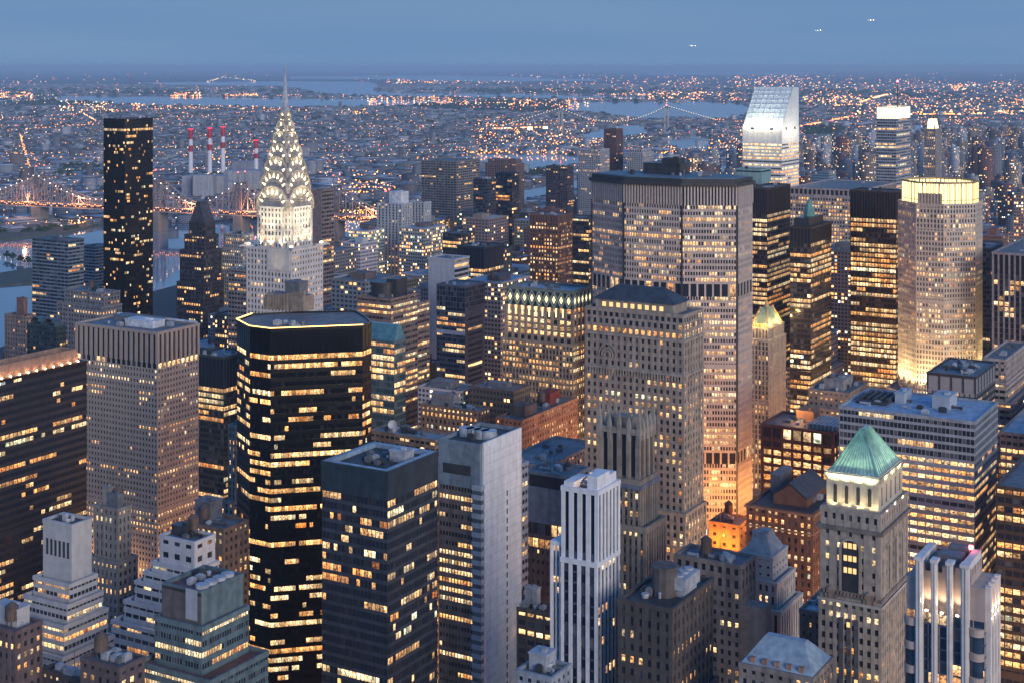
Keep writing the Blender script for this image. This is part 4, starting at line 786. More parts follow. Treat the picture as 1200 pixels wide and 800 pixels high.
lh = w2l(*PY(334, 372, 742)[:2]); cxx, cyy = lh[0]-ox, lh[1]-oy
def f(m):
    for k in range(15): m.slab((cxx-11+k*1.5, cyy-2+k*.3), (cxx-9.9+k*1.5, cyy-2+k*.3), (cxx-9.9+k*1.5, cyy-3.2+k*.3), (cxx-11+k*1.5, cyy-3.2+k*.3), z, z+6+k*.3)
    m.cbox(cxx, cyy+4, z, 23, 9, 7.5)
b.piece('louvre_house', wall((.30,.25,.2)), f)
b.house(cxx+4, cyy+4, z+7.5, 9, 7, 6.5, GREY); b.clutter(26, 14, z, 8, cx=sum(p[0] for p in P)/len(P), cy=sum(p[1] for p in P)/len(P)-14)
b.finish(); poly_reg('black_facet', ox, oy, P, z)

# --- dark slab by the river
b = rb('dark_slab_tower', 'tallest black slab tower standing before the river bridge', 146, 140, 1560, 121.5, 179, [(None, ST(1.9, 3.4, .25, 1.0, .1, .2, .10, .45, .8, hot=[(11,14)]))], wall((.016,.014,.014), .25), cat='skyscraper', nwin=100, clutter=3, parapet=.4, gl=(.014,.012,.014), rough=.08, blind=.02)
b.finish()
# --- stepped dark tower with wedge roof
b = rb('wedge_roof_tower', 'dark brown stepped tower with a sharp wedge roof', 240, 262, 1400, 222, 252, [(12, ST(3, 3.6, 1, 1.6, .3, .3, .08), (0,0,0,0)), (14, ST(3, 3.6, .9, 1.6, .3, .3, .12), (3,2,3,2)), (30, ST(3, 3.6, .9, 1.6, .3, .3, .16), (3,2,3,2)), (None, ST(3, 3.6, .9, 1.6, .3, .3, .14), (2,1,2,2))], wall((.06,.055,.065)), cat='apartment tower', nwin=70, clutter=0)
b.piece('wedge_roof', plain('slate2', (.07,.07,.085)), lambda m: m.prism(rectp(b.w, b.d), b.z+.1, b.z+20, top=rectp(b.w*.15, b.d*.8))); b.finish()

# --- ornate tower with gilded roof, behind the giant
b = rb('ornate_tower', 'ornate stone tower with a gold lit pyramid roof tucked behind the giant slab', 900, 386, 1130, 878, 918, [(9, ST(2.6, 9, 1.6, 2, .5, .3, .1)), (None, ST(2.9, 3.8, 1.4, 1.0, .6, .2, .3, .3), (1,1,1,1))], wall((.42,.39,.34)), nwin=60, clutter=0)
b.piece('gilded_roof', plain('copper_green', (.28,.42,.34), .5), lambda m: (m.prism(rectp(b.w*.92, b.d*.9), b.z+.1, b.z+14, top=rectp(b.w*.34, b.d*.3))))
b.piece('roof_rib', plain('gold_leaf', (.6,.42,.18), .4), lambda m: [m.beam((sx*b.w*.46, sy*b.d*.45, b.z+.5), (sx*b.w*.17, sy*b.d*.15, b.z+14.5), .6) for sx in (-1,1) for sy in (-1,1)] + [m.cbox(-b.w*.46+k*b.w*.115, -b.d*.48, b.z, .8, .8, 4) for k in range(9)])
b.piece('lantern', plain('gold_leaf', (.6,.42,.18), .4), lambda m: m.cyl(0, 0, b.z+14, b.z+20, 2.4, .4, n=8))
for x, y in ((-.3,-.58),(.3,-.58),(.6,-.3),(.6,.25)): lamp(b.e, 'POINT', (b.w*x, b.d*y, b.z+4), 3500, c=(1,.6,.2), r=.5)
b.finish()

# --- stone tower with the green copper pyramid
RB = random.Random(5)
lx, ly, w, d, z = lrect(1029, 561, 520, 970, 1056)
b = Bd('stone_tower', 'limestone tower with a floodlit green copper pyramid roof and tall arches', 'office tower', lx, ly, nwin=100)
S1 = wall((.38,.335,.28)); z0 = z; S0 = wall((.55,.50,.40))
PG = plain('green_copper', (.44,.66,.58), .55)
b.piece('pyramid_roof', PG, lambda m: m.prism(rectp(w*.95, d*.95), z0+.4, z0+14, top=rectp(w*.07, d*.22)))
def f(m):
    a, c = w*.95/2, d*.95/2; ta, tc = w*.035, d*.11
    for k in range(12):
        t = -1+2*(k+.5)/12; m.beam((t*a, -c-.05, z0+.5), (t*ta, -tc-.05, z0+14), .12); m.beam((a+.05, t*c, z0+.5), (ta+.05, t*tc, z0+14), .12)
    for sx, sy in ((-1,-1),(1,-1),(1,1)): m.beam((sx*a, sy*c, z0+.5), (sx*ta, sy*tc, z0+14.1), .22)
b.piece('roof_seam', plain('green_copper_dark', (.17,.37,.31), .55), f)
if False: b.piece('roof_tank', PG, lambda m: [m.cbox(-w*.18+k*1.5, -d*.42, z0+1.0, 1.0, 1.5, 2.2) for k in range(4)])
b.tower(rectp(w, d), z0-12.5, z0, BLANK, S0, parapet=0.6, roof=DGREY)
for k in range(4):      # tall arched openings let into the lit storey
    def f(m):
        x = -w/2+w*(k+.7)/4.4
        m.v += [(x+.62, -d/2-.42, z0-10), (x-.62, -d/2-.42, z0-10)]+[(x-.62*cos(pi*q/8), -d/2-.42, z0-4.2+.62*sin(pi*q/8)) for q in range(9)]; m.f.append(tuple(range(10, -1, -1)))
    b.piece('arched_opening', DARKW, f)
for k in range(5): b.piece('arched_opening', DARKW, lambda m: m.box(w/2+.36, -d/2+d*(k+.6)/5.2-.5, z0-10, w/2+.42, -d/2+d*(k+.6)/5.2+.5, z0-3.6))
def f(m):
    for k in range(4):
        x = -w/2+w*(k+.7)/4.4
        for q in range(8): m.beam((x+.85*cos(pi*q/8), -d/2-.45, z0-4.2+.85*sin(pi*q/8)), (x+.85*cos(pi*(q+1)/8), -d/2-.45, z0-4.2+.85*sin(pi*(q+1)/8)), .13)
        for s in (-.85, .85): m.box(x+s-.13, -d/2-.58, z0-10, x+s+.13, -d/2-.36, z0-4.2)
    for k in range(15): m.cbox(-w/2+.6+k*(w-1.2)/14, -d/2-.7, z0-1.9, .45, .6, .8)
    for k in range(15): m.cbox(w/2+.7, -d/2+.6+k*(d-1.2)/14, z0-1.9, .6, .45, .8)
b.piece('arch_moulding', S0, f)
b.piece('eave_cornice', S1, lambda m: m.ring(rectp(w, d), rectp(w+2.0, d+2.0), z0-1.1, z0+.2))
w2, d2 = w+2.6, d+4.5
b.tower(rectp(w2, d2), z0-17.5, z0-12.5, ST(2.9, 5, 1.7, 2.2, .45, .3, .08), S1, parapet=1.1, roof=DGREY)
b.piece('cornice', wall((.20,.18,.16)), lambda m: (m.ring(rectp(w2, d2), rectp(w2+3.0, d2+3.0), z0-18.8, z0-17.5), m.ring(rectp(w2, d2), rectp(w2+1.6, d2+1.6), z0-42.2, z0-41.0)))
z2 = z0-41.0
b.tower(rectp(w2, d2), z2, z0-18.8, ST(4.1, 4.4, 2.9, 2.5, .5, .35, .4, .3), S1, parapet=0, rooftop=False)
def f(m):
    m.box(-4.0, -d2/2-.9, z2+1, -3.1, -d2/2-.2, z0-25); m.box(3.1, -d2/2-.9, z2+1, 4.0, -d2/2-.2, z0-25)
    for q in range(14):
        a0, a1 = pi*q/14, pi*(q+1)/14
        m.beam((3.5*cos(a0), -d2/2-.55, z0-25+3.5*sin(a0)), (3.5*cos(a1), -d2/2-.55, z0-25+3.5*sin(a1)), .42)
    for y in (-.25, 0, .25):      # arcade on the side face
        for s in (-1.3, 1.3): m.box(w2/2+.3, d2*y+s-.3, z2+1, w2/2+.95, d2*y+s+.3, z0-25)
        for q in range(10): m.beam((w2/2+.62, d2*y+1.3*cos(pi*q/10), z0-25+1.3*sin(pi*q/10)), (w2/2+.62, d2*y+1.3*cos(pi*(q+1)/10), z0-25+1.3*sin(pi*(q+1)/10)), .3)
b.piece('great_arch', wall((.42,.38,.32)), f)
def f(m):
    m.v += [(3.1, -d2/2-.62, z2+1), (-3.1, -d2/2-.62, z2+1)]+[(-3.1*cos(pi*q/12), -d2/2-.62, z0-25+3.1*sin(pi*q/12)) for q in range(13)]; m.f.append(tuple(range(14, -1, -1)))
b.piece('arch_window', DARKW, f)
for y in (-.25, 0, .25): b.piece('arch_window', DARKW, lambda m: m.box(w2/2+.52, d2*y-1.0, z2+1, w2/2+.58, d2*y+1.0, z0-24.2))
b.piece('arch_pane', glow('lit_room', (1, .6, .25), 1.0), lambda m: [m.box(-2.3+k*1.65, -d2/2-.72, zz, -1.1+k*1.65, -d2/2-.64, zz+1.9) for k in range(3) for zz in (z0-24.8, z0-29.2, z0-33.4)])
def f(m):
    for s in (-1, 1):
        m.cbox(s*w2*.33, -d2/2-.7, z2-3.2, 1.9, 1.1, 4.2); m.prism(rectp(2.6,1.4, s*w2*.33, -d2/2-.7), z2+1, z2+2.4, top=rectp(.5,.4,s*w2*.33,-d2/2-.7))
        for q in (-1.7, 1.7): m.cbox(s*w2*.33+q, -d2/2-.7, z2-2.6, .9, .9, 2.2)
    for k in range(16): m.cbox(-w2/2+1+k*(w2-2)/15, -d2/2-.9, z2-.2, .6, .8, 1.0)
b.piece('carved_frieze', wall((.30,.22,.17)), f)
w3, d3 = w2+1.0, d2+1.6
b.tower(rectp(w3, d3), 0, z2-2.5, ST(2.6, 3.9, 1.3, 1.9, .45, .3, .34, .5), S1, parapet=.5)
b.tower(rectp(w2+.4, d2+.6), z2-2.5, z2, BLANK, S1, parapet=0, rooftop=False)
b.piece('centre_bay', wall((.10,.09,.09)), lambda m: [m.box(-3.9+k*2.7, -d3/2-.62, 0, -2.3+k*2.7, -d3/2-.5, z2-8) for k in range(3)])
for k in range(3):
    for j in range(26): b.piece('pane', plain('grey_glass', (.12,.15,.19), .2) if RB.random() > .12 else glow('lit_room', (1, .6, .25), 1.0), lambda m: m.box(-3.7+k*2.7, -d3/2-.70, z2-11-j*3.9, -2.5+k*2.7, -d3/2-.64, z2-9.3-j*3.9))
b.piece('setback_rail', wall((.46,.43,.38)), lambda m: m.ring(rectp(w3+.8, d3+.8), rectp(w3+1.5, d3+1.5), z2-3.1, z2-2.0))
for x in (-.40, -.12, .16, .42): lamp(b.e, 'SPOT', (w*x, -d/2-1.9, z0-12.2), 9500, c=(1,.80,.38), r=.3, aim=(w*x*.95, -d/2, z0+1), spot=110)
for y in (-.35,0,.33): lamp(b.e, 'SPOT', (w/2+1.9, d*y, z0-12.2), 8000, c=(1,.80,.38), r=.3, aim=(w/2, d*y, z0+1), spot=110)
for x in (-.4,-.13,.13,.4): lamp(b.e, 'SPOT', (w*x, -d/2-5.0, z0-2.5), 3600, c=(.92,1,.62), r=.3, aim=(w*x*.6, -d*.2, z0+10), spot=90)
for y in (-.33,0,.33): lamp(b.e, 'SPOT', (w/2+5.0, d*y, z0-2.5), 3000, c=(.92,1,.62), r=.3, aim=(w*.2, d*y*.6, z0+10), spot=90)
b.finish(); poly_reg('copper', lx, ly, rectp(w3, d3), z)

# --- white finned tower at the right bottom
lx, ly, w, d, z = lrect(1154, 672, 430, 1062, 1168)
b = Bd('finned_tower', 'white stone tower with uplit vertical fins and rounded bay corners', 'office tower', lx, ly, nwin=40, gl=(.03,.06,.11))
F1 = wall((.50,.40,.35)); F2 = wall((.76,.72,.68))
b.tower(rectp(w, d), 0, z-14, ST(3.4, 3.5, .25, .55, .12, .15, .10, .6), F1, spmat=wall((.12,.16,.24)), parapet=0, rooftop=False)
b.tower(rectp(w*.62, d*.84, 0, 0), z-14, z, ST(3.4, 14, 2.0, 13.5, .3, .25, 0), F1, parapet=0, roof=GREY)
xs = [-.32*w, -.125*w, .07*w, .265*w]
def f(m):
    for k, x in enumerate(xs):
        ww = 2.2 if k in (0, 3) else 1.6
        m.box(x-ww/2, -d/2-1.6, 0, x+ww/2, -d/2+.2, z+1.2); m.box(x-ww/2-.25, -d/2-1.9, z+1.2, x+ww/2+.25, -d/2+1.5, z+2.2)
        m.box(x-ww*.3, -d/2-2.0, 0, x-ww*.08, -d/2-1.6, z+1.1); m.box(x+ww*.08, -d/2-2.0, 0, x+ww*.3, -d/2-1.6, z+1.1)
    for k in range(4):
        y = -d/2+2+k*(d-4)/3; m.box(w/2-.2, y-.8, 0, w/2+1.4, y+.8, z-4)
b.piece('fin', F2, f)
b.piece('roof_wall', F2, lambda m: (m.box(xs[0]-1.1, -d/2+1.5, z, xs[0]+1.1, d/2-1, z+2.2), m.box(xs[3]-1.1, -d/2+1.5, z, xs[3]+1.1, d/2-1, z+2.2)))
for s in (-1, 1):
    for k in range(14): b.piece('bay_band', F1, lambda m: m.prism([((-.43*w if s < 0 else .40*w)+w*.10*cos(a), -d/2+.6+2.3*sin(a)) for a in [2*pi*q/18 for q in range(18)]], z-18.2-k*7, z-16-k*7, True))
    b.piece('bay_glass', plain('bay_glass', (.04,.075,.12), .15), lambda m: m.prism([((-.43*w if s < 0 else .40*w)+w*.09*cos(a), -d/2+.6+1.6*sin(a)) for a in [2*pi*q/18 for q in range(18)]], 0, z-16.5))
    b.piece('shoulder', F1, lambda m: (m.box(-w*.5 if s < 0 else w*.31, -d/2+.2, z-17, -w*.37 if s < 0 else w*.5, d/2-.5, z-5), m.box((-w*.5 if s < 0 else w*.31)-.15, -d/2, z-5, (-w*.37 if s < 0 else w*.5)+.15, d/2-.3, z-4.4)))
b.piece('roof_machine', GREY, lambda m: (m.cbox(0, 0, z, w*.3, d*.35, 2.2), m.cyl(-w*.15, -d*.2, z, z+1.4, 1.1), m.cbox(w*.05, d*.35, z, 6, 3, 3)))
b.piece('beacon', glow('red_beacon2', (1,.1,.12), 9), lambda m: m.cbox(w*.2, d*.30, z+2.6, 1.1, 1.1, 1.1)); lamp(b.e, 'POINT', (w*.2, d*.3-1.5, z+4), 60, c=(1,.12,.14), r=.3)
b.piece('uplight', glow('uplight_lens', (1,.8,.6), 9), lambda m: [m.cbox((xs[k]+xs[k+1])/2, -d/2-1.2, z-13.2, .8, .5, .35) for k in range(3)] + [m.cbox(w/2+1.0, -d/2+2+(k+.5)*(d-4)/3, z-14, .5, .8, .35) for k in range(3)])
for k in range(3): lamp(b.e, 'SPOT', ((xs[k]+xs[k+1])/2, -d/2-1.4, z-12.6), 2400, c=(1,.72,.46), r=.15, aim=((xs[k]+xs[k+1])/2, -d/2-.4, z), spot=95)
for k in range(3): lamp(b.e, 'SPOT', (w/2+1.3, -d/2+2+(k+.5)*(d-4)/3, z-13.4), 2000, c=(1,.55,.3), r=.15, aim=(w/2+.4, -d/2+2+(k+.5)*(d-4)/3, z), spot=95)
b.finish(); poly_reg('finned', lx, ly, rectp(w, d), z)

# --- art deco spire
Yc = 960; zc = lambda py: PY(334, py, Yc)[2]
lx, ly, zt = at(334, 238, Yc+12, 0, 0)
b = Bd('art_deco_spire', 'floodlit white art deco skyscraper with ribbed arched crown and needle', 'skyscraper', lx, ly, nwin=100, gl=(.05,.06,.08))
CH = wall((.62,.61,.59)); s1 = 24.5
zA, zB, zN = zc(238), zc(292), zc(131)
b.tower(rectp(s1, s1), zB, zA+2, ST(2.7, 3.8, 1.5, 1.5, .35, .25, .35, .5), CH, parapet=.6)
b.tower(rectp(s1*.7, s1+3.4), zB, zA-3, ST(2.7, 3.8, 1.5, 1.5, .35, .25, .35, .5), CH, parapet=.6); b.tower(rectp(s1+3.4, s1*.7), zB, zA-3, ST(2.7, 3.8, 1.5, 1.5, .35, .25, .35, .5), CH, parapet=.6)
b.tower(rectp(36, 32), zB-55, zB, ST(2.7, 3.7, 1.35, 1.5, .4, .3, .16, .4), CH, parapet=1.0)
b.tower(rectp(46, 38), 0, zB-55, ST(2.7, 3.7, 1.35, 1.5, .4, .3, .2, .4), CH, parapet=1.0)
b.piece('white_band', wall((.55,.56,.57)), lambda m: [m.box(18.0, -16+k*0, zB-4-k*3.7, 18.6, 16, zB-2.2-k*3.7) for k in range(14)])
CRW = plain('steel_cladding', (.52,.48,.42), .38, .35)
zb = zA-6; tiers = []
n = 7
Ws = [25.5, 22.6, 19.0, 15.2, 11.2, 7.6, 4.4]; Hs = [zA-1, zA+10, zA+20, zA+29.5, zA+38.5, zA+46.5, zA+53.5]; 
rib, lite = MB(), MB()
def archp(wd, h, k, N=14):   # pointed semi ellipse profile
    return [(wd/2*cos(pi*q/N), h*sin(pi*q/N)**.8) for q in range(N+1)]
for k in range(n):
    wd = Ws[k]; base = Hs[k]-4; h = 15.5-1.1*k if k < 6 else 9
    def shell(m, grow, dz, half, ax):
        pr = archp(wd+grow, h+dz, k); i = len(m.v); N = len(pr)
        for sgn in (-1, 1):
            for u, v in pr: m.v.append((u, sgn*half, base+v) if ax == 0 else (sgn*half, u, base+v))
        for q in range(N-1): m.f.append((i+q, i+q+1, i+N+q+1, i+N+q))
        m.f.append(tuple(range(i, i+N))); m.f.append(tuple(range(i+2*N-1, i+N-1, -1)))
    cm = b.part('crown', CRW)
    for ax in (0, 1):
        shell(cm, 0, 0, wd/2, ax)
    # ribs on the rim of every arch and triangular lights fanned below it
    for ax, sg in ((0,-1), (1,1)):
        half = wd/2
        pr = archp(wd*.99, h*.99, k)
        for q in range(len(pr)-1):
            A, C = pr[q], pr[q+1]
            if ax == 0: rib.beam((A[0], sg*half-.30, base+A[1]), (C[0], sg*half-.30, base+C[1]), .62)
            else: rib.beam((sg*half+.30, A[0], base+A[1]), (sg*half+.30, C[0], base+C[1]), .62)
        for (scale, cnt) in ((.78, [7,7,5,5,3,3,3][k]),):
            for q in range(cnt):
                a = pi*(.14+.72*q/(cnt-1)); u, v = wd/2*scale*cos(a), h*scale*sin(a)**.8
                tw, th = (.72 if k < 4 else .55), (2.7 if k < 4 else 2.0)
                ca, sa = cos(a), sin(a); dx_, dz_ = ca*.75, max(.35, sa)
                nn = sqrt(dx_*dx_+dz_*dz_); dx_, dz_ = dx_/nn, dz_/nn
                T = [(u-dz_*tw-dx_*th*.4, v+dx_*tw-dz_*th*.4), (u+dz_*tw-dx_*th*.4, v-dx_*tw-dz_*th*.4), (u+dx_*th*.75, v+dz_*th*.75)]
                if ax == 0: lite.tri(*[(p[0], sg*half-.28, base+p[1]) for p in T])
                else: lite.tri(*[(sg*half+.28, p[0], base+p[1]) for p in T])
rib.build('crown_rib', plain('steel_rib', (.62,.57,.49), .35, .3), b.e); lite.build('crown_light', glow('triangle_light', (1,.76,.42), 4.2), b.e)
zs = Hs[6]+7
b.piece('needle', plain('needle_steel', (.60,.61,.62), .4, .4), lambda m: (m.prism(rectp(4.4,4.4), zs-4, zs+4, top=rectp(2.8,2.8)), m.prism(rectp(2.8,2.8), zs+4, zs+12, top=rectp(1.7,1.7)), m.prism(rectp(1.7,1.7), zs+12, zc(76), top=rectp(.55,.55))))
def f(m):
    for sx in (-1, 1):
        for sy in (-1, 1):
            m.beam((sx*15, sy*13, zB+.6), (sx*20.5, sy*18, zB+1.8), .8); m.beam((sx*20.5, sy*18, zB+1.8), (sx*21.8, sy*19.2, zB+1.0), .5)
b.piece('eagle', wall((.6,.58,.54)), f)
b.piece('eagle_lamp', glow('eagle_glow', (1,.85,.5), 5), lambda m: [m.cbox(sx*17.5, sy*15.5, zB+2.2, 1.6, 1.6, .8) for sx in (-1,1) for sy in (-1,1)])
# bright bay panel at the corner setback
b.piece('lit_panel', wall((.62,.6,.55)), lambda m: (m.box(-1, -16.9, zB-13, 17.2, -16.3, zB+1)))
fl = (1,.82,.5)
for (x, y, ax_, ay_) in ((-9,-15.5,-9,-12.5),(0,-15.8,0,-14),(9,-15.5,9,-12.5),(17.5,-8,12.5,-8),(17.8,0,14,0),(17.5,8,12.5,8),(16,-14.5,12,-12)):
    lamp(b.e, 'SPOT', (x*1.03, y*1.03, zB+1.2), 7000, c=fl, r=.5, aim=(ax_, ay_, zB+34), spot=95, name='floodlight')
for (x, y) in ((0,-27),(30,0),(24,-24)):
    lamp(b.e, 'SPOT', (x, y, zB+2), 34000, c=fl, r=1, aim=(0,0,zA+30), spot=60, name='floodlight')
lamp(b.e, 'SPOT', (8,-30,zB-16), 1500, c=fl, r=1, aim=(8,-16.6,zB-6), spot=48)
for k in (1, 3, 5):
    for (sx, sy) in ((0,-1),(1,0)): lamp(b.e, 'SPOT', (sx*(Ws[k]/2+9), sy*(Ws[k]/2+9), Hs[k]-6), 2600, c=fl, r=1, aim=(0, 0, Hs[k]+9), spot=80)
b.finish(); poly_reg('spire', lx, ly, rectp(46, 38), zt)
# ------------------------------------------------------------------ ground, water, streets
rng = np.random.default_rng(7); RR = random.Random(11)
def ground_material():
    m = bpy.data.materials.new('ground_land'); t = nodes(m); p = N_(t, 'ShaderNodeBsdfPrincipled', i_Roughness=0.9); o = N_(t, 'ShaderNodeOutputMaterial')
    tc = N_(t, 'ShaderNodeTexCoord'); n = N_(t, 'ShaderNodeTexNoise', i_Scale=0.0016, i_Detail=9.0, i_Roughness=0.65); L_(t, tc.outputs['Object'], n.inputs['Vector'])
    r = ramp(t, [(0.36, (.03,.045,.035)), (0.5, (.07,.08,.085)), (0.64, (.12,.12,.13))]); L_(t, n.outputs[0], r.inputs[0]); L_(t, r.outputs[0], p.inputs['Base Color']); L_(t, p.outputs[0], o.inputs[0]); return m
def water_material():
    m = bpy.data.materials.new('river_water'); t = nodes(m); p = N_(t, 'ShaderNodeBsdfPrincipled', i_Roughness=0.05); p.inputs['Base Color'].default_value = (.16,.24,.31,1); o = N_(t, 'ShaderNodeOutputMaterial')
    tc = N_(t, 'ShaderNodeTexCoord'); n = N_(t, 'ShaderNodeTexNoise', i_Scale=0.06, i_Detail=4.0); bp = N_(t, 'ShaderNodeBump', i_Strength=0.03, i_Distance=1.0)
    L_(t, tc.outputs['Object'], n.inputs['Vector']); L_(t, n.outputs[0], bp.inputs['Height']); L_(t, bp.outputs[0], p.inputs['Normal']); L_(t, p.outputs[0], o.inputs[0]); return m
g = MB(); E = 240000.0
g.quad((-E, -3000, 0), (E, -3000, 0), (E, E, 0), (-E, E, 0)); g.build('ground', ground_material(), kind='structure')
WM = water_material()
def gp(px, py): p = PZ(px, py, 0); return (p[0], p[1])
WATER = {
 'river': [(-420,470),(-60,430),(40,392),(140,352),(240,326),(420,282),(560,250),(700,222),(840,205),(1000,196),(1000,187),(840,190),(700,206),(640,214),(560,232),(420,256),(300,262),(200,262),(120,262),(78,273),(0,282),(-200,310),(-420,350)],
 'river_branch': [(548,181),(590,179),(652,180),(700,184),(700,190),(655,199),(640,201),(590,205),(555,203),(566,195)],
 'river_channel': [(-200,258),(0,249),(120,245),(300,240),(420,232),(500,222),(548,203),(560,203),(556,212),(500,230),(420,242),(300,250),(120,255),(0,262),(-200,275)],
 'bay_near': [(64,118),(70,112),(190,113),(330,115),(520,117),(570,119),(560,121.5),(420,125),(330,127),(200,124),(120,121)],
 'bay_mid': [(160,97),(340,95.5),(430,96),(450,100),(440,106),(470,109),(620,110),(760,114),(762,117),(640,116),(480,114.5),(400,112),(360,108),(330,101),(200,100)],
 'sound': [(340,89.5),(520,88.6),(600,90),(640,92),(700,93),(700,95),(590,96),(520,95),(440,93),(340,93)],
 'strait': [(662,121),(700,119),(762,119),(830,119),(868,121),(884,127),(880,136),(838,141),(792,138),(760,142),(700,133),(664,129)],
 'inlet': [(676,162),(700,150),(740,145),(762,147),(760,158),(720,163),(688,166)],
 'harbour': [(778,172),(786,160),(818,158),(832,162),(830,176),(800,178)],
 'far_bay': [(760,85.2),(850,84.4),(960,85),(940,87.5),(840,88.2),(760,88)],
 'creek': [(930,196),(940,184),(984,182),(980,196)],
 'cove': [(1060,152),(1066,146),(1084,146),(1084,160),(1062,160)]}
WP = []
for i, (k, pts) in enumerate(WATER.items()):
    pp = [gp(*q) for q in pts]; WP.append(np.array(pp)); m = MB()
    a = sum(pp[j][0]*pp[(j+1)%len(pp)][1]-pp[(j+1)%len(pp)][0]*pp[j][1] for j in range(len(pp)))
    if a < 0: pp = pp[::-1]
    m.v = [(x, y, .3+.02*i) for x, y in pp]; m.f = [tuple(range(len(pp)))]; m.build('water', WM, kind='structure')
def inpoly(X, Y, P):
    c = np.zeros(X.shape, bool); n = len(P); j = n-1
    for i in range(n):
        xi, yi, xj, yj = P[i,0], P[i,1], P[j,0], P[j,1]
        c ^= ((yi > Y) != (yj > Y)) & (X < (xj-xi)*(Y-yi)/(yj-yi+1e-9)+xi); j = i
    return c
def inwater(X, Y):
    X, Y = np.atleast_1d(X).astype(float), np.atleast_1d(Y).astype(float); r = np.zeros(X.shape, bool)
    for P in WP: r |= inpoly(X, Y, P)
    return r
# streets: an asphalt sheet with raised pavement blocks
ASPH, PAVE = plain('asphalt', (.045,.045,.05), .85), plain('pavement', (.16,.16,.165), .85)
def us(k): return -1500 + k*150.0
m = MB(); m.quad(*[(*l2w(x, y), .004) for x, y in ((-1010,150),(260,150),(260,2300),(-1010,2300))]); m.build('street', ASPH, kind='structure')
m = MB()
for iu in range(8):
    for iv in range(26):
        x0, y0 = -1005+iu*158+12, 160+iv*80.5+8
        i = len(m.v); q = [l2w(x, y) for x, y in ((x0,y0),(x0+134,y0),(x0+134,y0+64.5),(x0,y0+64.5))]
        m.v += [(*p, .006) for p in q]+[(*p, .15) for p in q]; m.f += [(i+4,i+5,i+6,i+7)]+[(i+k,i+(k+1)%4,i+4+(k+1)%4,i+4+k) for k in range(4)]
m.build('pavement', PAVE, kind='structure')
m = MB()
for iu in range(9):
    for k in range(110):
        x = -1005+iu*158
        for dx in (-3.3, 3.3): m.quad(*[(*l2w(a, c), .012) for a, c in ((x+dx-.12,170+k*19),(x+dx+.12,170+k*19),(x+dx+.12,176+k*19),(x+dx-.12,176+k*19))])
m.build('road_marking', plain('road_paint', (.7,.7,.68)), kind='structure')

# ------------------------------------------------------------------ infill buildings
def farbox(mb, x0, y0, z0, x1, y1, z1, tone, lit, rnd, bay=3.2, fh=3.5, top=True, toptone=None):
    i = len(mb.v)
    mb.v += [(x0,y0,z0),(x1,y0,z0),(x1,y1,z0),(x0,y1,z0),(x0,y0,z1),(x1,y0,z1),(x1,y1,z1),(x0,y1,z1)]
    A = mb.att
    for key in ('lit','rnd','tone','cell'): A.setdefault(key, [])
    nv = max(1, round((z1-z0)/fh))
    for (a, b_, Ln, off) in ((0,1,x1-x0,0),(1,2,y1-y0,57),(2,3,x1-x0,113),(3,0,y1-y0,171)):
        nu = max(1, round(Ln/bay)); mb.f.append((i+a, i+b_, i+4+b_, i+4+a)); A['lit'].append(lit); A['rnd'].append(rnd); A['tone'].append((*tone, 1))
        A['cell'] += [(off, .001, 0), (off+nu, .001, 0), (off+nu, nv, 0), (off, nv, 0)]
    if top:
        mb.f.append((i+4,i+5,i+6,i+7)); A['lit'].append(-1); A['rnd'].append(rnd); A['tone'].append((*(toptone or (.2,.24,.28)), 1)); A['cell'] += [(0,0,0)]*4
FM = far_mat()
TONES = [('tan brick', (.30,.24,.19)), ('grey', (.22,.23,.25)), ('red brick', (.22,.11,.09)), ('pale stone', (.42,.42,.42)), ('dark glass', (.05,.065,.09)), ('brown', (.17,.13,.12)), ('slate blue', (.14,.18,.24)), ('white', (.52,.55,.58))]
def limit(px, Y):
    """highest picture row a filler building may reach, so that the open views to the river stay open"""
    prof = [(-100,400),(0,398),(36,398),(40,390),(90,385),(120,395),(180,392),(205,390),(215,350),(262,330),(300,330),(380,266),(392,262),(440,262),(500,256),(508,240),(560,236),(575,250),(640,246),(690,240),(700,215),(860,215),(925,200),(1000,205),(1060,188),(1100,185),(1150,205),(1300,205)]
    v = np.interp(px, [p[0] for p in prof], [p[1] for p in prof])
    near = np.interp(Y, [900, 1200, 1600, 2300], [120, 42, 12, -6])
    if px > 925: near *= .95
    v = v + near
    if Y < 1120: v = max(v, 520 if px > 860 else 460)
    return v
LM = []   # landmark phrases
def lmk(px, py, s): LM.append((px, py, s))
for q in ((150,300,'the tall black river slab'),(335,300,'the floodlit spire'),(236,300,'the dark wedge roofed tower'),(472,270,'the white twin slabs'),(527,220,'the wide grey brown balcony slab'),(377,300,'the thin brown slab'),(594,240,'the inky blue slanted tower'),(646,290,'the brown lit grid tower'),(787,230,'the giant eight sided slab'),(903,150,'the white sloping topped tower'),(950,330,'the green cupola tower'),(1027,300,'the golden ribbed black tower'),(1046,160,'the tower with the lit box top'),(1093,170,'the orange tipped slender tower'),(1103,300,'the gold crowned octagon'),(1185,330,'the white piered tower'),(458,380,'the drum roofed banded tower'),(562,330,'the deep blue black tower'),(640,370,'the diamond crowned tower'),(160,450,'the tan finned tower'),(350,500,'the black faceted tower'),(440,640,'the black glass box'),(560,620,'the blank white flanked tower'),(685,680,'the white striped tower'),(730,560,'the gothic pinnacled tower'),(760,430,'the hipped roof brick tower'),(1010,600,'the green pyramid tower'),(1080,540,'the blue grey glass slab'),(935,530,'the dark red framed block'),(75,680,'the pale ziggurat'),(240,740,'the teal fan roofed block'),(630,500,'the long orange brick block'),(1185,450,'the beige terraced block'),(60,330,'the blue banded river tower')): lmk(*q)
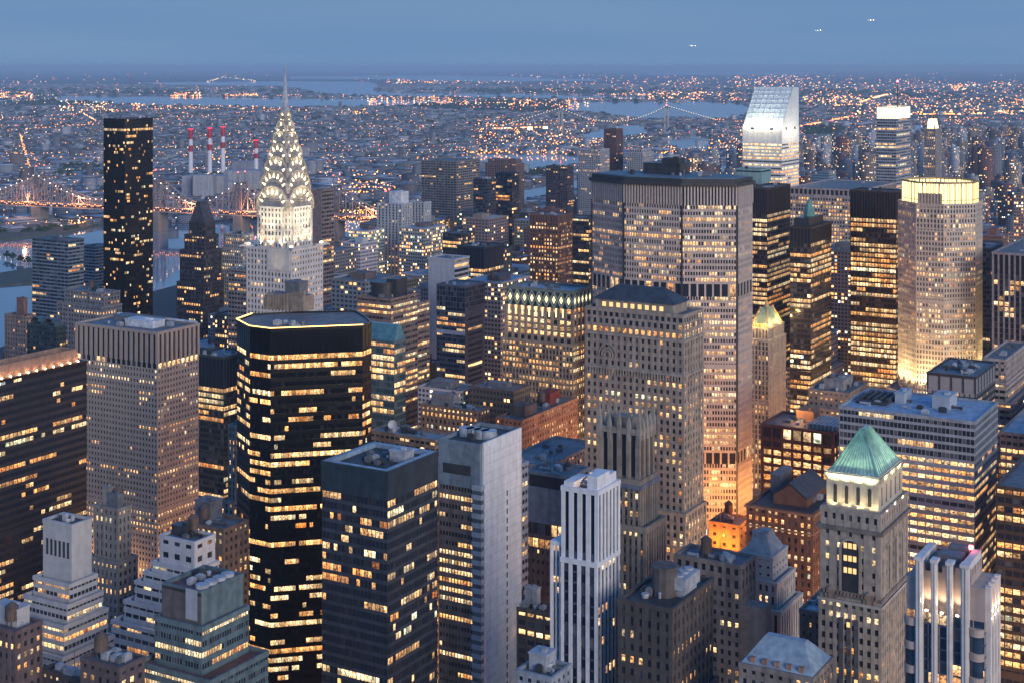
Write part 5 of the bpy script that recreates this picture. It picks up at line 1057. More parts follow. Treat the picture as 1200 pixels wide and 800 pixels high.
def clear(x0, x1, y0, y1, pad=3.5):
    for r in REG:
        if x0 < r[1]+pad and x1 > r[0]-pad and y0 < r[3]+pad and y1 > r[2]-pad: return False
    return True
cells_ = []
for iu in range(-30, 8):
    for iv in range(3, 34):
        x0, y0 = iu*40.0+4+(iv % 3)*5, iv*62+14
        for (a, b_, c, d_) in ((0,0,33,46),(0,0,33,22),(0,24,33,46),(0,0,15,22),(18,0,33,22),(0,24,15,46),(18,24,33,46)):
            X0, Y0, X1, Y1 = x0+a, y0+b_, x0+c, y0+d_
            if clear(X0, X1, Y0, Y1): cells_.append((X0, Y0, X1, Y1)); REG.append((X0, X1, Y0, Y1, 'fill', 0))
fills = []
for (X0, Y0, X1, Y1) in cells_:
    wx, wy = l2w((X0+X1)/2, (Y0+Y1)/2)
    if wy < 380 or wy > 2350: continue
    if inwater(wx, wy)[0] or inwater(*l2w(X0, Y1))[0] or inwater(*l2w(X1, Y0))[0]: continue
    h = RR.uniform(26, 60) if wy < 950 else RR.choice([RR.uniform(30, 70), RR.uniform(60, 130), RR.uniform(90, 170)])
    N = l2w(X1, Y0); px, _ = proj(*N, 0)
    if px < -30 or px > 1240: continue
    if wy >= 700:
        lo = limit(px, wy); lo = max(lo, limit(proj(*l2w(X0, Y0), 0)[0], wy), limit(proj(*l2w(X1, Y1), 0)[0], wy))
        hm = PY(px, lo, N[1])[2]; h = min(h, hm)
        if h < 14: h = 14
    py = proj(*N, h)[1]
    if py > 805: continue
    fills.append([X0, Y0, X1, Y1, h, px, py, wy])
HERO = [(r[0], r[1], r[2], r[3], r[5]) for r in REG if r[4] != 'fill']
def span(x0, x1, y0, y1):
    c = [proj(*l2w(x, y), 0)[0] for x in (x0, x1) for y in (y0, y1)]; return min(c), max(c)
HS = [(span(h[0],h[1],h[2],h[3]), l2w(h[1], h[2])[1], proj(*l2w(h[1], h[2]), h[4])[1]) for h in HERO]
def visible(f):
    a, c = span(f[0], f[2], f[1], f[3]); n = 0
    for k in range(5):
        px = a+(c-a)*(k+.5)/5
        if px < 0 or px > 1200: continue
        if not any(s[0] <= px <= s[1] and yy < f[7] and py < f[6]+2 for s, yy, py in HS): n += 1
    return n > 0
vis = [f for f in fills if visible(f)]
print('infill', len(fills), 'visible', len(vis))
vis.sort(key=lambda f: f[7]); own, rest = vis[:225], vis[225:]
keyed = {}
for f in own:
    ti = RR.choice([0,0,1,1,2,3,4,5,5,6,7]) if f[7] > 900 else RR.choice([0,1,2,5,5,0,4]); tall = 'tower' if f[4] > 70 else 'block'
    f += [ti, tall]; l = min(LM, key=lambda q: abs(q[0]-f[5])+.8*abs(q[1]-f[6]-20)); dx = f[5]-l[0]; dy = f[6]+20-l[1]
    rel = ('left of' if dx < 0 else 'right of') if abs(dx) > abs(dy)*.8 else ('above and behind' if dy < 0 else 'below')
    f += [l[2], rel]; keyed.setdefault((ti, tall, l[2], rel), []).append(f)
ORD = ['nearest', 'second nearest', 'third nearest', 'fourth nearest', 'fifth nearest', 'sixth nearest', 'seventh nearest', 'eighth nearest', 'ninth nearest', 'tenth nearest']
for (ti, tall, lm, rel), fs in keyed.items():
    fs.sort(key=lambda f: f[7])
    for k, f in enumerate(fs):
        nm = TONES[ti][0]; f.append(f"{nm} {tall} {rel} {lm}" + ('' if len(fs) == 1 else f", {ORD[min(k,9)]} of {len(fs)}"))
RM = [plain('roof_gravel', (.15,.17,.19)), plain('dark_metal', (.05,.055,.06)), plain('blue_membrane', (.30,.42,.55)), plain('pale_membrane', (.36,.43,.48)), plain('brown_roof2', (.20,.19,.19))]
for f in own:
    X0, Y0, X1, Y1, h, px, py, wy, ti, tall, lm, rel, lab = f
    x, y = l2w((X0+X1)/2, (Y0+Y1)/2); e = bpy.data.objects.new('apartment_tower' if tall == 'tower' else 'city_block', None); COL.objects.link(e)
    e.location = (x, y, 0); e.rotation_euler = (0, 0, -GR); e['label'] = lab; e['category'] = 'building'; e['group'] = 'smaller city buildings between the towers'
    w, d = X1-X0, Y1-Y0; tone = tuple(c*RR.uniform(.8, 1.15) for c in TONES[ti][1]); lit = RR.choice([.06,.1,.15,.28]) ; rnd = RR.random()
    bay, fh = RR.choice([2.6,3.0,3.4,4.2]), RR.choice([3.2,3.5,3.8]); m = MB(); k = RR.random(); ht = h
    if k < .35 and h > 40: farbox(m, -w/2, -d/2, 0, w/2, d/2, h*.72, tone, lit, rnd, bay, fh, toptone=tone); farbox(m, -w*.38, -d*.3, h*.72, w*.4, d*.42, h, tone, lit, rnd+.01, bay, fh, toptone=tone); rw, rd, cx, cyy = w*.78, d*.72, w*.01, d*.06
    else: farbox(m, -w/2, -d/2, 0, w/2, d/2, h, tone, lit, rnd, bay, fh, toptone=tone); rw, rd, cx, cyy = w, d, 0, 0
    m.build('wall', FM, e)
    m = MB(); m.ring(rectp(rw-.8, rd-.8, cx, cyy), rectp(rw+.3, rd+.3, cx, cyy), h-.4, h+1.1); m.build('parapet', wall(tuple(round(c, 2) for c in TONES[ti][1])), e)
    m = MB(); m.cbox(cx, cyy, h+.02, rw-.9, rd-.9, .1); m.build('roof', RR.choice(RM), e)
    m = MB(); pw, pd = rw*RR.uniform(.25,.5), rd*RR.uniform(.25,.5); ox_, oy_ = cx+rw*RR.uniform(-.18,.18), cyy+rd*RR.uniform(-.18,.18); m.cbox(ox_, oy_, h+.1, pw, pd, RR.uniform(3, 7)); m.build('penthouse', wall(tuple(round(c, 2) for c in TONES[RR.choice([1,5,ti])][1])), e)
    if wy < 1500:
        m = MB()
        for q in range(4): m.cbox(cx+rw*RR.uniform(-.4,.4), cyy+rd*RR.uniform(-.4,.4), h+.1, RR.uniform(1,2.6), RR.uniform(1,2.6), RR.uniform(.8,1.8))
        m.build('roof_units', LGREY, e, kind='stuff')
        if RR.random() < .45:
            m = MB(); tx, ty = ox_, oy_-pd*.5-2.2
            for a in (45,135,225,315): m.cbox(tx+1.4*cos(radians(a)), ty+1.4*sin(radians(a)), h+.1, .3, .3, 3)
            m.cyl(tx, ty, h+3, h+7, 1.9); m.cyl(tx, ty, h+7, h+8.6, 2.0, .1); m.build('water_tank', WOOD, e)

# the rest of the city as one mass: numpy arrays of boxes
class Mass:
    def __init__(s): s.P = []
    def add(s, x, y, z0, w, d, h, rot, tone, lit, rnd, bay=3.6, fh=3.6, top=None): s.P.append((x, y, z0, w, d, h, rot, *tone, lit, rnd, bay, fh, *(top if top is not None else (.22,.26,.30))))
    def build(s, name, **props):
        A = np.array(s.P); n = len(A); x,y,z0,w,d,h,rot = A[:,:7].T; c, sn = np.cos(rot), np.sin(rot)
        V = np.zeros((n,8,3)); sg = [(-1,-1),(1,-1),(1,1),(-1,1)]
        for k, (a, b_) in enumerate(sg):
            lx_, ly_ = a*w/2, b_*d/2; X, Y = x+lx_*c-ly_*sn, y+lx_*sn+ly_*c
            V[:,k,0] = V[:,k+4,0] = X; V[:,k,1] = V[:,k+4,1] = Y; V[:,k,2] = z0; V[:,k+4,2] = z0+h
        F = np.array([(0,1,5,4),(1,2,6,5),(2,3,7,6),(3,0,4,7),(4,5,6,7)]); idx = (np.arange(n)[:,None,None]*8+F[None]).reshape(-1)
        me = bpy.data.meshes.new(name); me.vertices.add(n*8); me.vertices.foreach_set('co', V.ravel()); nf = n*5
        me.loops.add(nf*4); me.loops.foreach_set('vertex_index', idx.astype(np.int32)); me.polygons.add(nf)
        me.polygons.foreach_set('loop_start', np.arange(0, nf*4, 4, dtype=np.int32)); me.polygons.foreach_set('loop_total', np.full(nf, 4, dtype=np.int32))
        lit = np.repeat(A[:,10:11], 5, 1); lit[:,4] = -1; rnd = np.repeat(A[:,11:12], 5, 1)
        tone = np.ones((n,5,4)); tone[:,:,:3] = A[:,None,7:10]; tone[:,4,:3] = A[:,14:17]
        nu1, nu2, nv = np.maximum(1, np.round(w/A[:,12])), np.maximum(1, np.round(d/A[:,12])), np.maximum(1, np.round(h/A[:,13]))
        cell = np.zeros((n,5,4,3))
        for k, nu in enumerate((nu1,nu2,nu1,nu2)):
            o_ = k*57.0; cell[:,k,0,0] = cell[:,k,3,0] = o_; cell[:,k,1,0] = cell[:,k,2,0] = o_+nu; cell[:,k,2,1] = cell[:,k,3,1] = nv
        for nm, typ, arr, pr in (('lit','FLOAT',lit,'value'),('rnd','FLOAT',rnd,'value'),('tone','FLOAT_COLOR',tone,'color')):
            a = me.attributes.new(nm, typ, 'FACE'); a.data.foreach_set(pr, arr.astype(np.float32).ravel())
        a = me.attributes.new('cell', 'FLOAT_VECTOR', 'CORNER'); a.data.foreach_set('vector', cell.astype(np.float32).ravel())
        me.update(calc_edges=True); me.validate(); me.materials.append(FM)
        o = bpy.data.objects.new(name, me); COL.objects.link(o)
        for k, v in props.items(): o[k] = v
        return o
MS = Mass()
for f in rest:
    x, y = l2w((f[0]+f[2])/2, (f[1]+f[3])/2); MS.add(x, y, 0, f[2]-f[0], f[3]-f[1], f[4], -GR, TONES[RR.choice([0,1,2,3,5,6])][1], RR.choice([.1,.2,.3]), RR.random())
# Manhattan beyond the midtown towers
def upper(px, Y):
    prof = [(500,215),(560,205),(640,200),(680,185),(760,170),(860,170),(940,168),(1000,150),(1040,158),(1100,150),(1200,150)]
    return np.interp(px, [p[0] for p in prof], [p[1] for p in prof])
for iu in range(-60, 70):
    for iv in range(36, 150):
        X0, Y0 = iu*44.0, iv*52.0; x, y = l2w(X0, Y0)
        if y < 2250 or y > 6800: continue
        px = proj(x, y, 0)[0]
        if px < 470 or px > 1230: continue
        # the east shore runs along the river
        if x < (560+(y-2250)*.02-600)/1724*y*0 + np.interp(y, [2250,2600,3200,4200,6800], [-100, 30, 240, 620, 1300]): continue
        if inwater(x, y)[0]: continue
        if RR.random() < .12: continue
        h = RR.choice([RR.uniform(14,30), RR.uniform(16,45), RR.uniform(30,80), RR.uniform(60,140)]) if px > 640 else RR.uniform(12, 50)
        lo = upper(px, y); h = max(12, min(h, PY(px, lo, y)[2]))
        w, d = RR.uniform(16, 34), RR.uniform(16, 40); tone = TONES[RR.choice([0,0,1,1,2,3,5,5,6,7])][1]
        MS.add(x+RR.uniform(-4,4), y+RR.uniform(-4,4), 0, w, d, h, -GR, tone, RR.choice([.04,.07,.12,.18]), RR.random())
        if h > 40: MS.add(x, y, h, w*.4, d*.4, 5, -GR, tone, -1, 0)
MS.build('uptown_buildings', kind='stuff'); print('uptown', len(MS.P))
# rows of houses across the river
MQ = Mass()
nq = 52000
py = 300-(300-84)*rng.random(nq)**.8; 
Yq = 2400*np.exp(rng.random(nq)*np.log(26000/2400)); lim = .42*Yq+100; Xq = (rng.random(nq)*2-1)*lim
ok = ~inwater(Xq, Yq)
shore = np.interp(Yq, [2250,2600,3200,4200,6800,7000,40000], [-100, 30, 240, 620, 1300, 1e6, 1e6]); ok &= Xq < shore
rowpx = 80+320*1753/Yq; colpx = 600+1753*Xq/Yq
ok &= ~((colpx < 560) & (rowpx > 276-np.clip(colpx,0,600)*.06))
park = (np.sin(Xq*.0016+1.3)+np.sin(Yq*.0011+.4)+np.sin((Xq+Yq)*.0007)) > 1.25
ok &= ~park
Xq, Yq, colpx, rowpx = Xq[ok], Yq[ok], colpx[ok], rowpx[ok]
PAL = [(.30,.31,.33),(.20,.20,.21),(.22,.17,.155),(.36,.39,.42),(.17,.19,.22),(.27,.245,.22),(.52,.55,.60)]
ROT = [-.2, .35, .1, -.55, .75]
for x, y in zip(Xq, Yq):
    r = RR.random(); zone = int((math.sin(x*.0009+2)+math.sin(y*.0006))*2.2) % 5; s = 1 if y < 7000 else 1+(y-7000)/7000
    if r < .86: w, d, h = RR.uniform(14, 55)*s, RR.uniform(10, 16)*s, RR.uniform(7, 12)
    elif r < .992: w, d, h = RR.uniform(30, 80)*s, RR.uniform(25, 50)*s, RR.uniform(8, 16)
    else: w, d, h = RR.uniform(18, 50), RR.uniform(14, 20), RR.uniform(20, 46)
    t = RR.choice(PAL); v = RR.uniform(.7, 1.15); k = RR.choice([.08,.13,.20,.30,.45,.62])
    MQ.add(x, y, 0, w, d, h, ROT[zone]+(pi/2 if RR.random() < .5 else 0), (t[0]*v, t[1]*v, t[2]*v), RR.choice([.004,.01,.02,.06]), RR.random(), 4.0, 3.6, (k, k*1.06, k*1.14))
MQ.build('distant_houses', kind='stuff'); print('queens', len(MQ.P))

# woods and park trees far off
def blob(m, x, y, z, r, h):
    i = len(m.v); n = 6
    for (zz, rr) in ((0, .55), (.35, 1.0), (.75, .8), (1.0, .25)):
        for k in range(n): a = 2*pi*k/n+zz; q = rr*RR.uniform(.75, 1.2); m.v.append((x+r*q*cos(a), y+r*q*sin(a), z+h*zz*RR.uniform(.9, 1.1)))
    for L in range(3): m.f += [(i+L*n+k, i+L*n+(k+1)%n, i+(L+1)*n+(k+1)%n, i+(L+1)*n+k) for k in range(n)]
    m.f.append(tuple(i+3*n+k for k in range(n)))
wd = MB()
def wood(px0, px1, py0, py1, n, sz=7):
    for _ in range(n):
        x, y = gp(RR.uniform(px0, px1), RR.uniform(py0, py1))
        if not inwater(x, y)[0]: blob(wd, x, y, 1, RR.uniform(.7, 1.3)*sz, RR.uniform(1.1, 1.8)*sz)
wood(-10, 90, 262, 274, 120, 6); wood(90, 125, 252, 262, 50, 7); wood(386, 446, 240, 252, 260, 8); wood(612, 648, 200, 210, 150, 9); wood(700, 790, 238, 246, 40, 8); wood(803, 856, 122, 126.5, 260, 26)
wood(200, 330, 205, 222, 140, 9); wood(60, 130, 196, 208, 120, 9); wood(940, 990, 150, 160, 150, 12); wood(1000, 1200, 168, 176, 150, 9)
for _ in range(9000):
    y = 2700*math.exp(RR.random()*math.log(20000/2700)); x = RR.uniform(-.42, .42)*y
    pk = (math.sin(x*.0016+1.3)+math.sin(y*.0011+.4)+math.sin((x+y)*.0007)) > 1.2
    if (pk or RR.random() < .45) and not inwater(x, y)[0] and x < np.interp(y, [2250,2600,3200,4200,6800,7000], [-160,0,200,560,1200,1e6]) and not (600+1724*x/y < 560 and 80+561000/y > 262): s = RR.uniform(6, 12)*(1 if y < 6000 else y/6000); blob(wd, x, y, 0, s*1.3, s)
wd.build('distant_woodland', plain('tree_leaves', (.035,.065,.035), .9), kind='stuff')
for k, (px, py_) in enumerate(((8,304),(15,306),(24,309),(33,311))):
    x, y = gp(px, py_); e = bpy.data.objects.new('broadleaf_tree', None); COL.objects.link(e); e.location = (x, y, 0)
    e['label'] = ['round dark tree on the near river bank, leftmost of four', 'dark bank tree, second from the left of four', 'dark bank tree, third from the left of four', 'dark bank tree closest to the blue banded tower'][k]; e['category'] = 'tree'; e['group'] = 'trees on the river bank'
    m = MB(); m.cyl(0, 0, 0, 7, .6, .35, n=8); m.beam((0,0,5), (2.5,1,9), .2); m.beam((0,0,5), (-2.5,-1,9), .2); m.build('trunk', plain('bark', (.07,.055,.045)), e)
    m = MB()
    for _ in range(46): a, r_ = RR.uniform(0, 6.28), RR.uniform(0, 6)*1.0; blob(m, r_*cos(a), r_*sin(a), 5+RR.uniform(0, 8)*(1-r_/9), RR.uniform(1.1, 2.2), RR.uniform(1.4, 2.6))
    m.build('crown', plain('tree_leaves', (.035,.065,.035), .9), e)
# river bank park in front of the water on the left
m = MB(); pp = [gp(*q) for q in ((-300,345),(0,322),(36,316),(60,325),(50,332),(0,336),(-300,366))]; 
def flat(pp, z0, z1):
    m = MB(); a = sum(pp[j][0]*pp[(j+1)%len(pp)][1]-pp[(j+1)%len(pp)][0]*pp[j][1] for j in range(len(pp)))
    m.prism(pp if a > 0 else pp[::-1], z0, z1); return m
flat(pp, 0, 3).build('island_lawn', plain('mown_grass', (.10,.12,.09), .9), kind='structure')
pp = [gp(*q) for q in ((-300,300),(0,283),(78,274),(125,262),(200,256),(300,250),(300,247),(200,252),(120,256),(70,264),(0,267),(-300,285))]
flat(pp, 0, 3.5).build('island_shore', plain('mown_grass', (.10,.12,.09), .9), kind='structure')

# ------------------------------------------------------------------ lights of the streets far off
LO, LW, LR = glow('sodium_lamp', (1,.30,.07), 5.0), glow('white_lamp', (1,.70,.38), 3.4), glow('red_lamp', (1,.10,.09), 5)
lm_ = {k: MB() for k in 'owr'}
def dot(px, py, kind='o', s=.5, z=11):
    p = PZ(px, py, z)
    if p[1] < 0: return
    q = s*p[1]/1724; lm_[kind].cbox(p[0], p[1], z-q, 2*q, 2*q, 2*q)
def sky_ok(px, py):
    p = PZ(px, py, 11); return not inwater(p[0], p[1])[0]
cnt = 0
while cnt < 2600:
    px = RR.uniform(-10, 1210); t = RR.random(); py = 86+ (190 if px < 560 else 120)*t**1.25
    if px < 560 and py > 262: continue
    dens = .45+.55*math.sin(px*.031+py*.21)*math.sin(px*.017-py*.13+1)
    if 95 < py < 150 and px > 880: dens += .2
    if py < 92: dens *= .35
    if RR.random() > dens or not sky_ok(px, py): continue
    dot(px, py, 'o' if RR.random() < .72 else 'w' if RR.random() < .8 else 'r', RR.uniform(.16, .40)); cnt += 1
def cluster(px0, px1, py0, py1, n, kinds='ooow', s=(.2,.6), any_=False):
    for _ in range(n):
        px, py = RR.uniform(px0, px1), RR.uniform(py0, py1)
        if any_ or sky_ok(px, py): dot(px, py, RR.choice(kinds), RR.uniform(*s))
cluster(430, 600, 112.5, 123, 210, any_=True); cluster(600, 690, 115, 125, 90, any_=True); cluster(200, 236, 108, 113, 90, any_=True); cluster(262, 302, 110, 113, 60, any_=True)
cluster(0, 40, 108, 116, 90); cluster(70, 140, 116, 130, 130, 'wwo'); cluster(150, 330, 118, 128, 170); cluster(400, 432, 128, 134, 30)
cluster(455, 600, 91, 98, 110, 'ow'); cluster(600, 880, 88, 112, 210, 'oow', (.2,.5)); cluster(740, 870, 108, 117, 190); cluster(690, 770, 110, 116, 110)
cluster(395, 475, 200, 226, 70, 'ooow', (.25,.7)); cluster(400, 450, 214, 246, 70, 'ooow', (.25,.7));  cluster(398, 446, 246, 260, 110, 'oow', (.25,.6), True); cluster(880, 1200, 96, 124, 300, 'oow', (.22,.6)); cluster(1000, 1200, 122, 134, 150, 'oow', (.3,.7)); cluster(940, 1010, 112, 124, 120, 'oow')
cluster(1115, 1135, 99, 106, 60); cluster(560, 700, 140, 172, 240, 'oow', (.25,.6)); cluster(80, 125, 248, 262, 50, 'oow', (.3,.6)); cluster(0, 46, 248, 262, 30, 'o', (.3,.7)); cluster(180, 300, 258, 266, 60, 'ow', (.3,.6)); cluster(36, 60, 306, 330, 14, 'ow', (.5,.9), True)
cluster(545, 700, 176, 181, 60, 'oo', (.3,.7), True); cluster(240, 310, 184, 208, 60, 'ow', (.3,.6)); cluster(860, 960, 88, 104, 130, 'ow', (.2,.5)); cluster(640, 860, 160, 200, 200, 'oow', (.25,.6)); cluster(860, 1200, 150, 215, 500, 'oow', (.25,.6))
def road(pts, n, kinds='oow', s=(.35,.7), j=.5):
    for k in range(n):
        t = RR.random()*(len(pts)-1); i = int(t); t -= i; a, c = pts[i], pts[i+1]
        dot(a[0]+(c[0]-a[0])*t+RR.uniform(-j,j), a[1]+(c[1]-a[1])*t+RR.uniform(-j,j)*.6, RR.choice(kinds), RR.uniform(*s))
for k in range(46):      # avenues of lamps across the boroughs
    y0_ = RR.uniform(2700, 15000); x0_ = RR.uniform(-.40, .42)*y0_; an = RR.choice([.15, .35, 1.35, 1.72, 1.9, .9]); ln = RR.uniform(1500, 5000); stp = 38*max(1, y0_/5500); q = 0; kd = RR.choice(['o','o','o','w','oow'])
    while q < ln:
        X_, Y_ = x0_+cos(an)*(q-ln/2), y0_+sin(an)*(q-ln/2)
        if Y_ > 2600 and abs(X_) < .45*Y_ and not inwater(X_, Y_)[0] and not (X_/Y_ < -.02 and Y_ < 2950) and X_ < np.interp(Y_, [2250,2600,3200,4200,6800,7000], [-160,0,200,560,1200,1e6]):
            s_ = .30*Y_/1753; lm_[RR.choice(kd)].cbox(X_+RR.uniform(-4,4), Y_, 10, 2*s_, 2*s_, 2*s_)
        q += stp*RR.uniform(.6, 1.4)
road([(938,148),(965,143),(1000,136)], 110, 'oor'); road([(1008,120),(1024,115),(1040,111)], 120, 'oow', (.5,.9)); road([(1060,134),(1130,134),(1200,130)], 70); road([(740,190),(700,196)], 10); road([(560,151),(640,149)], 40, 'wo'); road([(242,96),(262,90.5),(300,95)], 50, 'w', (.2,.4))
for (px, py_) in ((621,151),(639,151)): dot(px, py_, 'w', 2.6, 14)
for (px, py_) in ((560,232),(452,224),(456,222),(527,224),(530,222)): dot(px, py_, 'r', .9, 60)
for k, mt in (('o', LO), ('w', LW), ('r', LR)): lm_[k].build('street_lights', mt, kind='stuff')
# stadium glow by the river islands
for (px, py_) in ((800,163),(820,163)): dot(px, py_, 'w', 1.0)

# ------------------------------------------------------------------ steel bridge over the river
A, Bp = Vector(PZ(0, 238, 40)), Vector(PZ(305, 251.5, 40)); D = (Bp-A); Ln = D.length; D.normalize(); Nn = Vector((-D.y, D.x, 0))
def tcol(px):
    r = ray(px, 240); k = r[0]/r[1]; return (k*A.y-A.x)/(D.x-k*D.y)
TT = [tcol(47), tcol(187), tcol(283)]; TT = [TT[0]-(TT[1]-TT[0])*1.15] + TT + [TT[2]+(TT[2]-TT[1])*1.1]
e = bpy.data.objects.new('steel_bridge', None); COL.objects.link(e); e.location = (A.x, A.y, 0); e['label'] = 'long double deck steel truss bridge strung with lamps across the river'; e['category'] = 'bridge'
def bp(t, n, z): p = A + D*t + Nn*n; return (p.x-A.x, p.y-A.y, z)
def chord(t):
    TS = [tt for tt in TT]; d = min(abs(t-q) for q in TS); k = sorted(TS, key=lambda q: abs(t-q)); gap = abs(k[0]-k[1]); u = min(1, d/(gap/2)); return 46+46*(1-u)**1.7+9
STL = plain('bridge_steel', (.38,.33,.31), .6)
t0_, t1_ = TT[0]-150, TT[-1]+120
m = MB()
for n in (-13, 13):
    for z in (38, 46): m.beam(bp(t0_, n, z), bp(t1_, n, z), 1.1)
m.slab((bp(t0_,-13,0)[0], bp(t0_,-13,0)[1]), (bp(t1_,-13,0)[0], bp(t1_,-13,0)[1]), (bp(t1_,13,0)[0], bp(t1_,13,0)[1]), (bp(t0_,13,0)[0], bp(t0_,13,0)[1]), 37, 38); m.slab((bp(t0_,-13,0)[0], bp(t0_,-13,0)[1]), (bp(t1_,-13,0)[0], bp(t1_,-13,0)[1]), (bp(t1_,13,0)[0], bp(t1_,13,0)[1]), (bp(t0_,13,0)[0], bp(t0_,13,0)[1]), 45.2, 46.0)
m.build('deck', STL, e)
m = MB(); lp_, lo_ = MB(), MB(); t = t0_; st_ = 14.0; flip = 0
while t < t1_:
    for n in (-12, 12):
        m.beam(bp(t, n, chord(t)), bp(t+st_, n, chord(t+st_)), 1.0); m.beam(bp(t, n, 46), bp(t, n, chord(t)), .5)
        m.beam(bp(t, n, 46 if flip else chord(t)), bp(t+st_, n, chord(t+st_) if flip else 46), .4); m.beam(bp(t, n, 38), bp(t+st_, n, 46), .35)
    m.beam(bp(t, -12, chord(t)), bp(t, 12, chord(t)), .35)
    q = bp(t, -12.5, chord(t)+1.5); lp_.cbox(*q, 1.0, 1.0, 1.0)
    for k in range(3): q = bp(t+k*4.6, -14.6, 42+RR.uniform(-2, 4)); lo_.cbox(*q, 1.1, 1.1, 1.1)
    t += st_; flip = 1-flip
m.build('truss', STL, e); lp_.build('chord_lamps', glow('white_lamp2', (1,.82,.62), 7), e, kind='stuff'); lo_.build('deck_lamps', glow('sodium_lamp2', (1,.30,.09), 6), e, kind='stuff')
for q, tt in enumerate(TT):
    m = MB()
    for n in (-12, 12):
        for s in (-5, 5): m.beam(bp(tt+s, n, 36), bp(tt+s*.6, n, 100), 1.3)
        for z in (60, 72, 84, 96): m.beam(bp(tt-5, n, z), bp(tt+5, n, z), .8)
        m.beam(bp(tt, n, 100), bp(tt, n, 118), .8)
    for z in (56, 78, 98): m.beam(bp(tt, -12, z), bp(tt, 12, z), 1.2)
    m.build('bridge_tower', plain('tower_steel', (.17,.16,.18), .6), e)
    m = MB(); c = bp(tt, 0, 0); m.prism([(bp(tt-9,-16,0)[0],bp(tt-9,-16,0)[1]),(bp(tt+9,-16,0)[0],bp(tt+9,-16,0)[1]),(bp(tt+9,16,0)[0],bp(tt+9,16,0)[1]),(bp(tt-9,16,0)[0],bp(tt-9,16,0)[1])], 0, 37); m.build('stone_pier', wall((.26,.24,.22)), e)
    m = MB(); [m.cbox(*bp(tt, n, 118), 2, 2, 2) for n in (-12, 12)]; m.build('beacon', LR, e)
for k in range(8): lamp(e, 'POINT', bp(TT[1]-150+k*130, -22, 54), 42000, c=(1,.42,.2), r=3)
# suspension bridge far off
e = bpy.data.objects.new('suspension_bridge', None); COL.objects.link(e); e['label'] = 'distant suspension bridge with lit drooping cables between two towers'; e['category'] = 'bridge'
A2, B2 = Vector(PZ(657, 147, 44)), Vector(PZ(781, 143.5, 44)); e.location = (A2.x, A2.y, 0); D2 = B2-A2; L2 = D2.length; D2.normalize()
bq = lambda t, z: ((D2*t*L2).x, (D2*t*L2).y, z)
m = MB(); m.beam(bq(-1.0, 44), bq(1.75, 44), 3.2); m.build('deck', plain('tower_steel', (.17,.16,.18), .6), e)
m = MB(); lt = MB()
def cab(t):
    if 0 <= t <= 1: return 52+70*(2*t-1)**2
    u = -t if t < 0 else t-1; return max(47, 122-75*(u/.5)) if u < .5 else 47
k = -0.5
while k < 1.5:
    m.beam(bq(k, cab(k)), bq(k+.02, cab(k+.02)), 1.1); m.beam(bq(k, 46), bq(k, cab(k)), .5); lt.cbox(*bq(k, cab(k)+2), 3, 3, 3); k += .025
m.build('cable', plain('tower_steel', (.17,.16,.18), .6), e); lt.build('cable_lamps', glow('white_lamp3', (1,.80,.5), 1.8), e, kind='stuff')
for t in (0, 1):
    m = MB(); [m.beam((bq(t,0)[0]+s, bq(t,0)[1], 0), (bq(t,0)[0]+s*.8, bq(t,0)[1], 122), 4) for s in (-9, 9)]; m.beam((bq(t,0)[0]-9, bq(t,0)[1], 116), (bq(t,0)[0]+9, bq(t,0)[1], 116), 4); m.build('bridge_tower', wall((.40,.42,.44)), e)
    m = MB(); m.cbox(*bq(t, 126), 6, 6, 6); m.build('beacon', LR, e)
# ------------------------------------------------------------------ power station
px_, py_, _ = PZ(262, 222, 0); e = bpy.data.objects.new('power_station', None); COL.objects.link(e); e.location = (px_, py_, 0); e['label'] = 'pale riverside power station with four red and white striped chimneys'; e['category'] = 'power station'
HW = wall((.36,.38,.42))
def rel(px, py, z): p = PZ(px, py, z); return (p[0]-px_, p[1]-py_)
def hall(px0, px1, ptop, z, dep, name='boiler_hall', mt=HW):
    a = rel(px0, ptop, z); c = rel(px1, ptop, z); yy = (a[1]+c[1])/2; m = MB(); m.box(a[0], yy, 0, c[0], yy+dep, z); m.box(a[0]+4, yy+4, z, c[0]-4, yy+dep-4, z+1.2); m.box(a[0], yy-.6, z*.55, c[0], yy-.1, z*.6); m.build(name, mt, e)
hall(213, 262, 207, 55, 60); hall(262, 305, 201, 52, 70); hall(226, 250, 206, 60, 40, 'turbine_hall'); hall(236, 272, 214, 34, 40, 'turbine_hall', wall((.42,.43,.46))); hall(272, 304, 190, 60, 60, 'turbine_hall', wall((.30,.33,.38)))
for (cx, top, bot) in ((223.5,151,203), (245.8,150,201), (261.3,148.5,197), (300,164,206)):
    p = PY(cx, bot, py_+ (40 if cx < 290 else 70)); z1 = PY(cx, top, p[1])[2]; r = 5.4
    c = (p[0]-px_, p[1]-py_); zb = 40; m = MB(); m.cyl(*c, zb, z1, r*1.1, r*.9, n=16); ch = m.build('chimney', wall((.78,.80,.84)), e)
    m = MB(); H_ = z1-p[2]
    m.cyl(*c, z1-H_*.24, z1+.5, r*1.02, r*.98, n=16); m.cyl(*c, z1-H_*.52, z1-H_*.38, r*1.1, r*1.08, n=16); m.build('red_band', plain('red_paint', (.45,.03,.05)), ch)
    m = MB(); m.ring([(c[0]+r*.9*cos(a), c[1]+r*.9*sin(a)) for a in [2*pi*k/12 for k in range(12)]], [(c[0]+r*1.2*cos(a), c[1]+r*1.2*sin(a)) for a in [2*pi*k/12 for k in range(12)]], z1-2, z1); m.build('beacon_ring', glow('red_ring', (1,.06,.12), 1.5), ch)
    lamp(e, 'POINT', (c[0], c[1]-14, z1+4), 3000, c=(1,.2,.3), r=1)
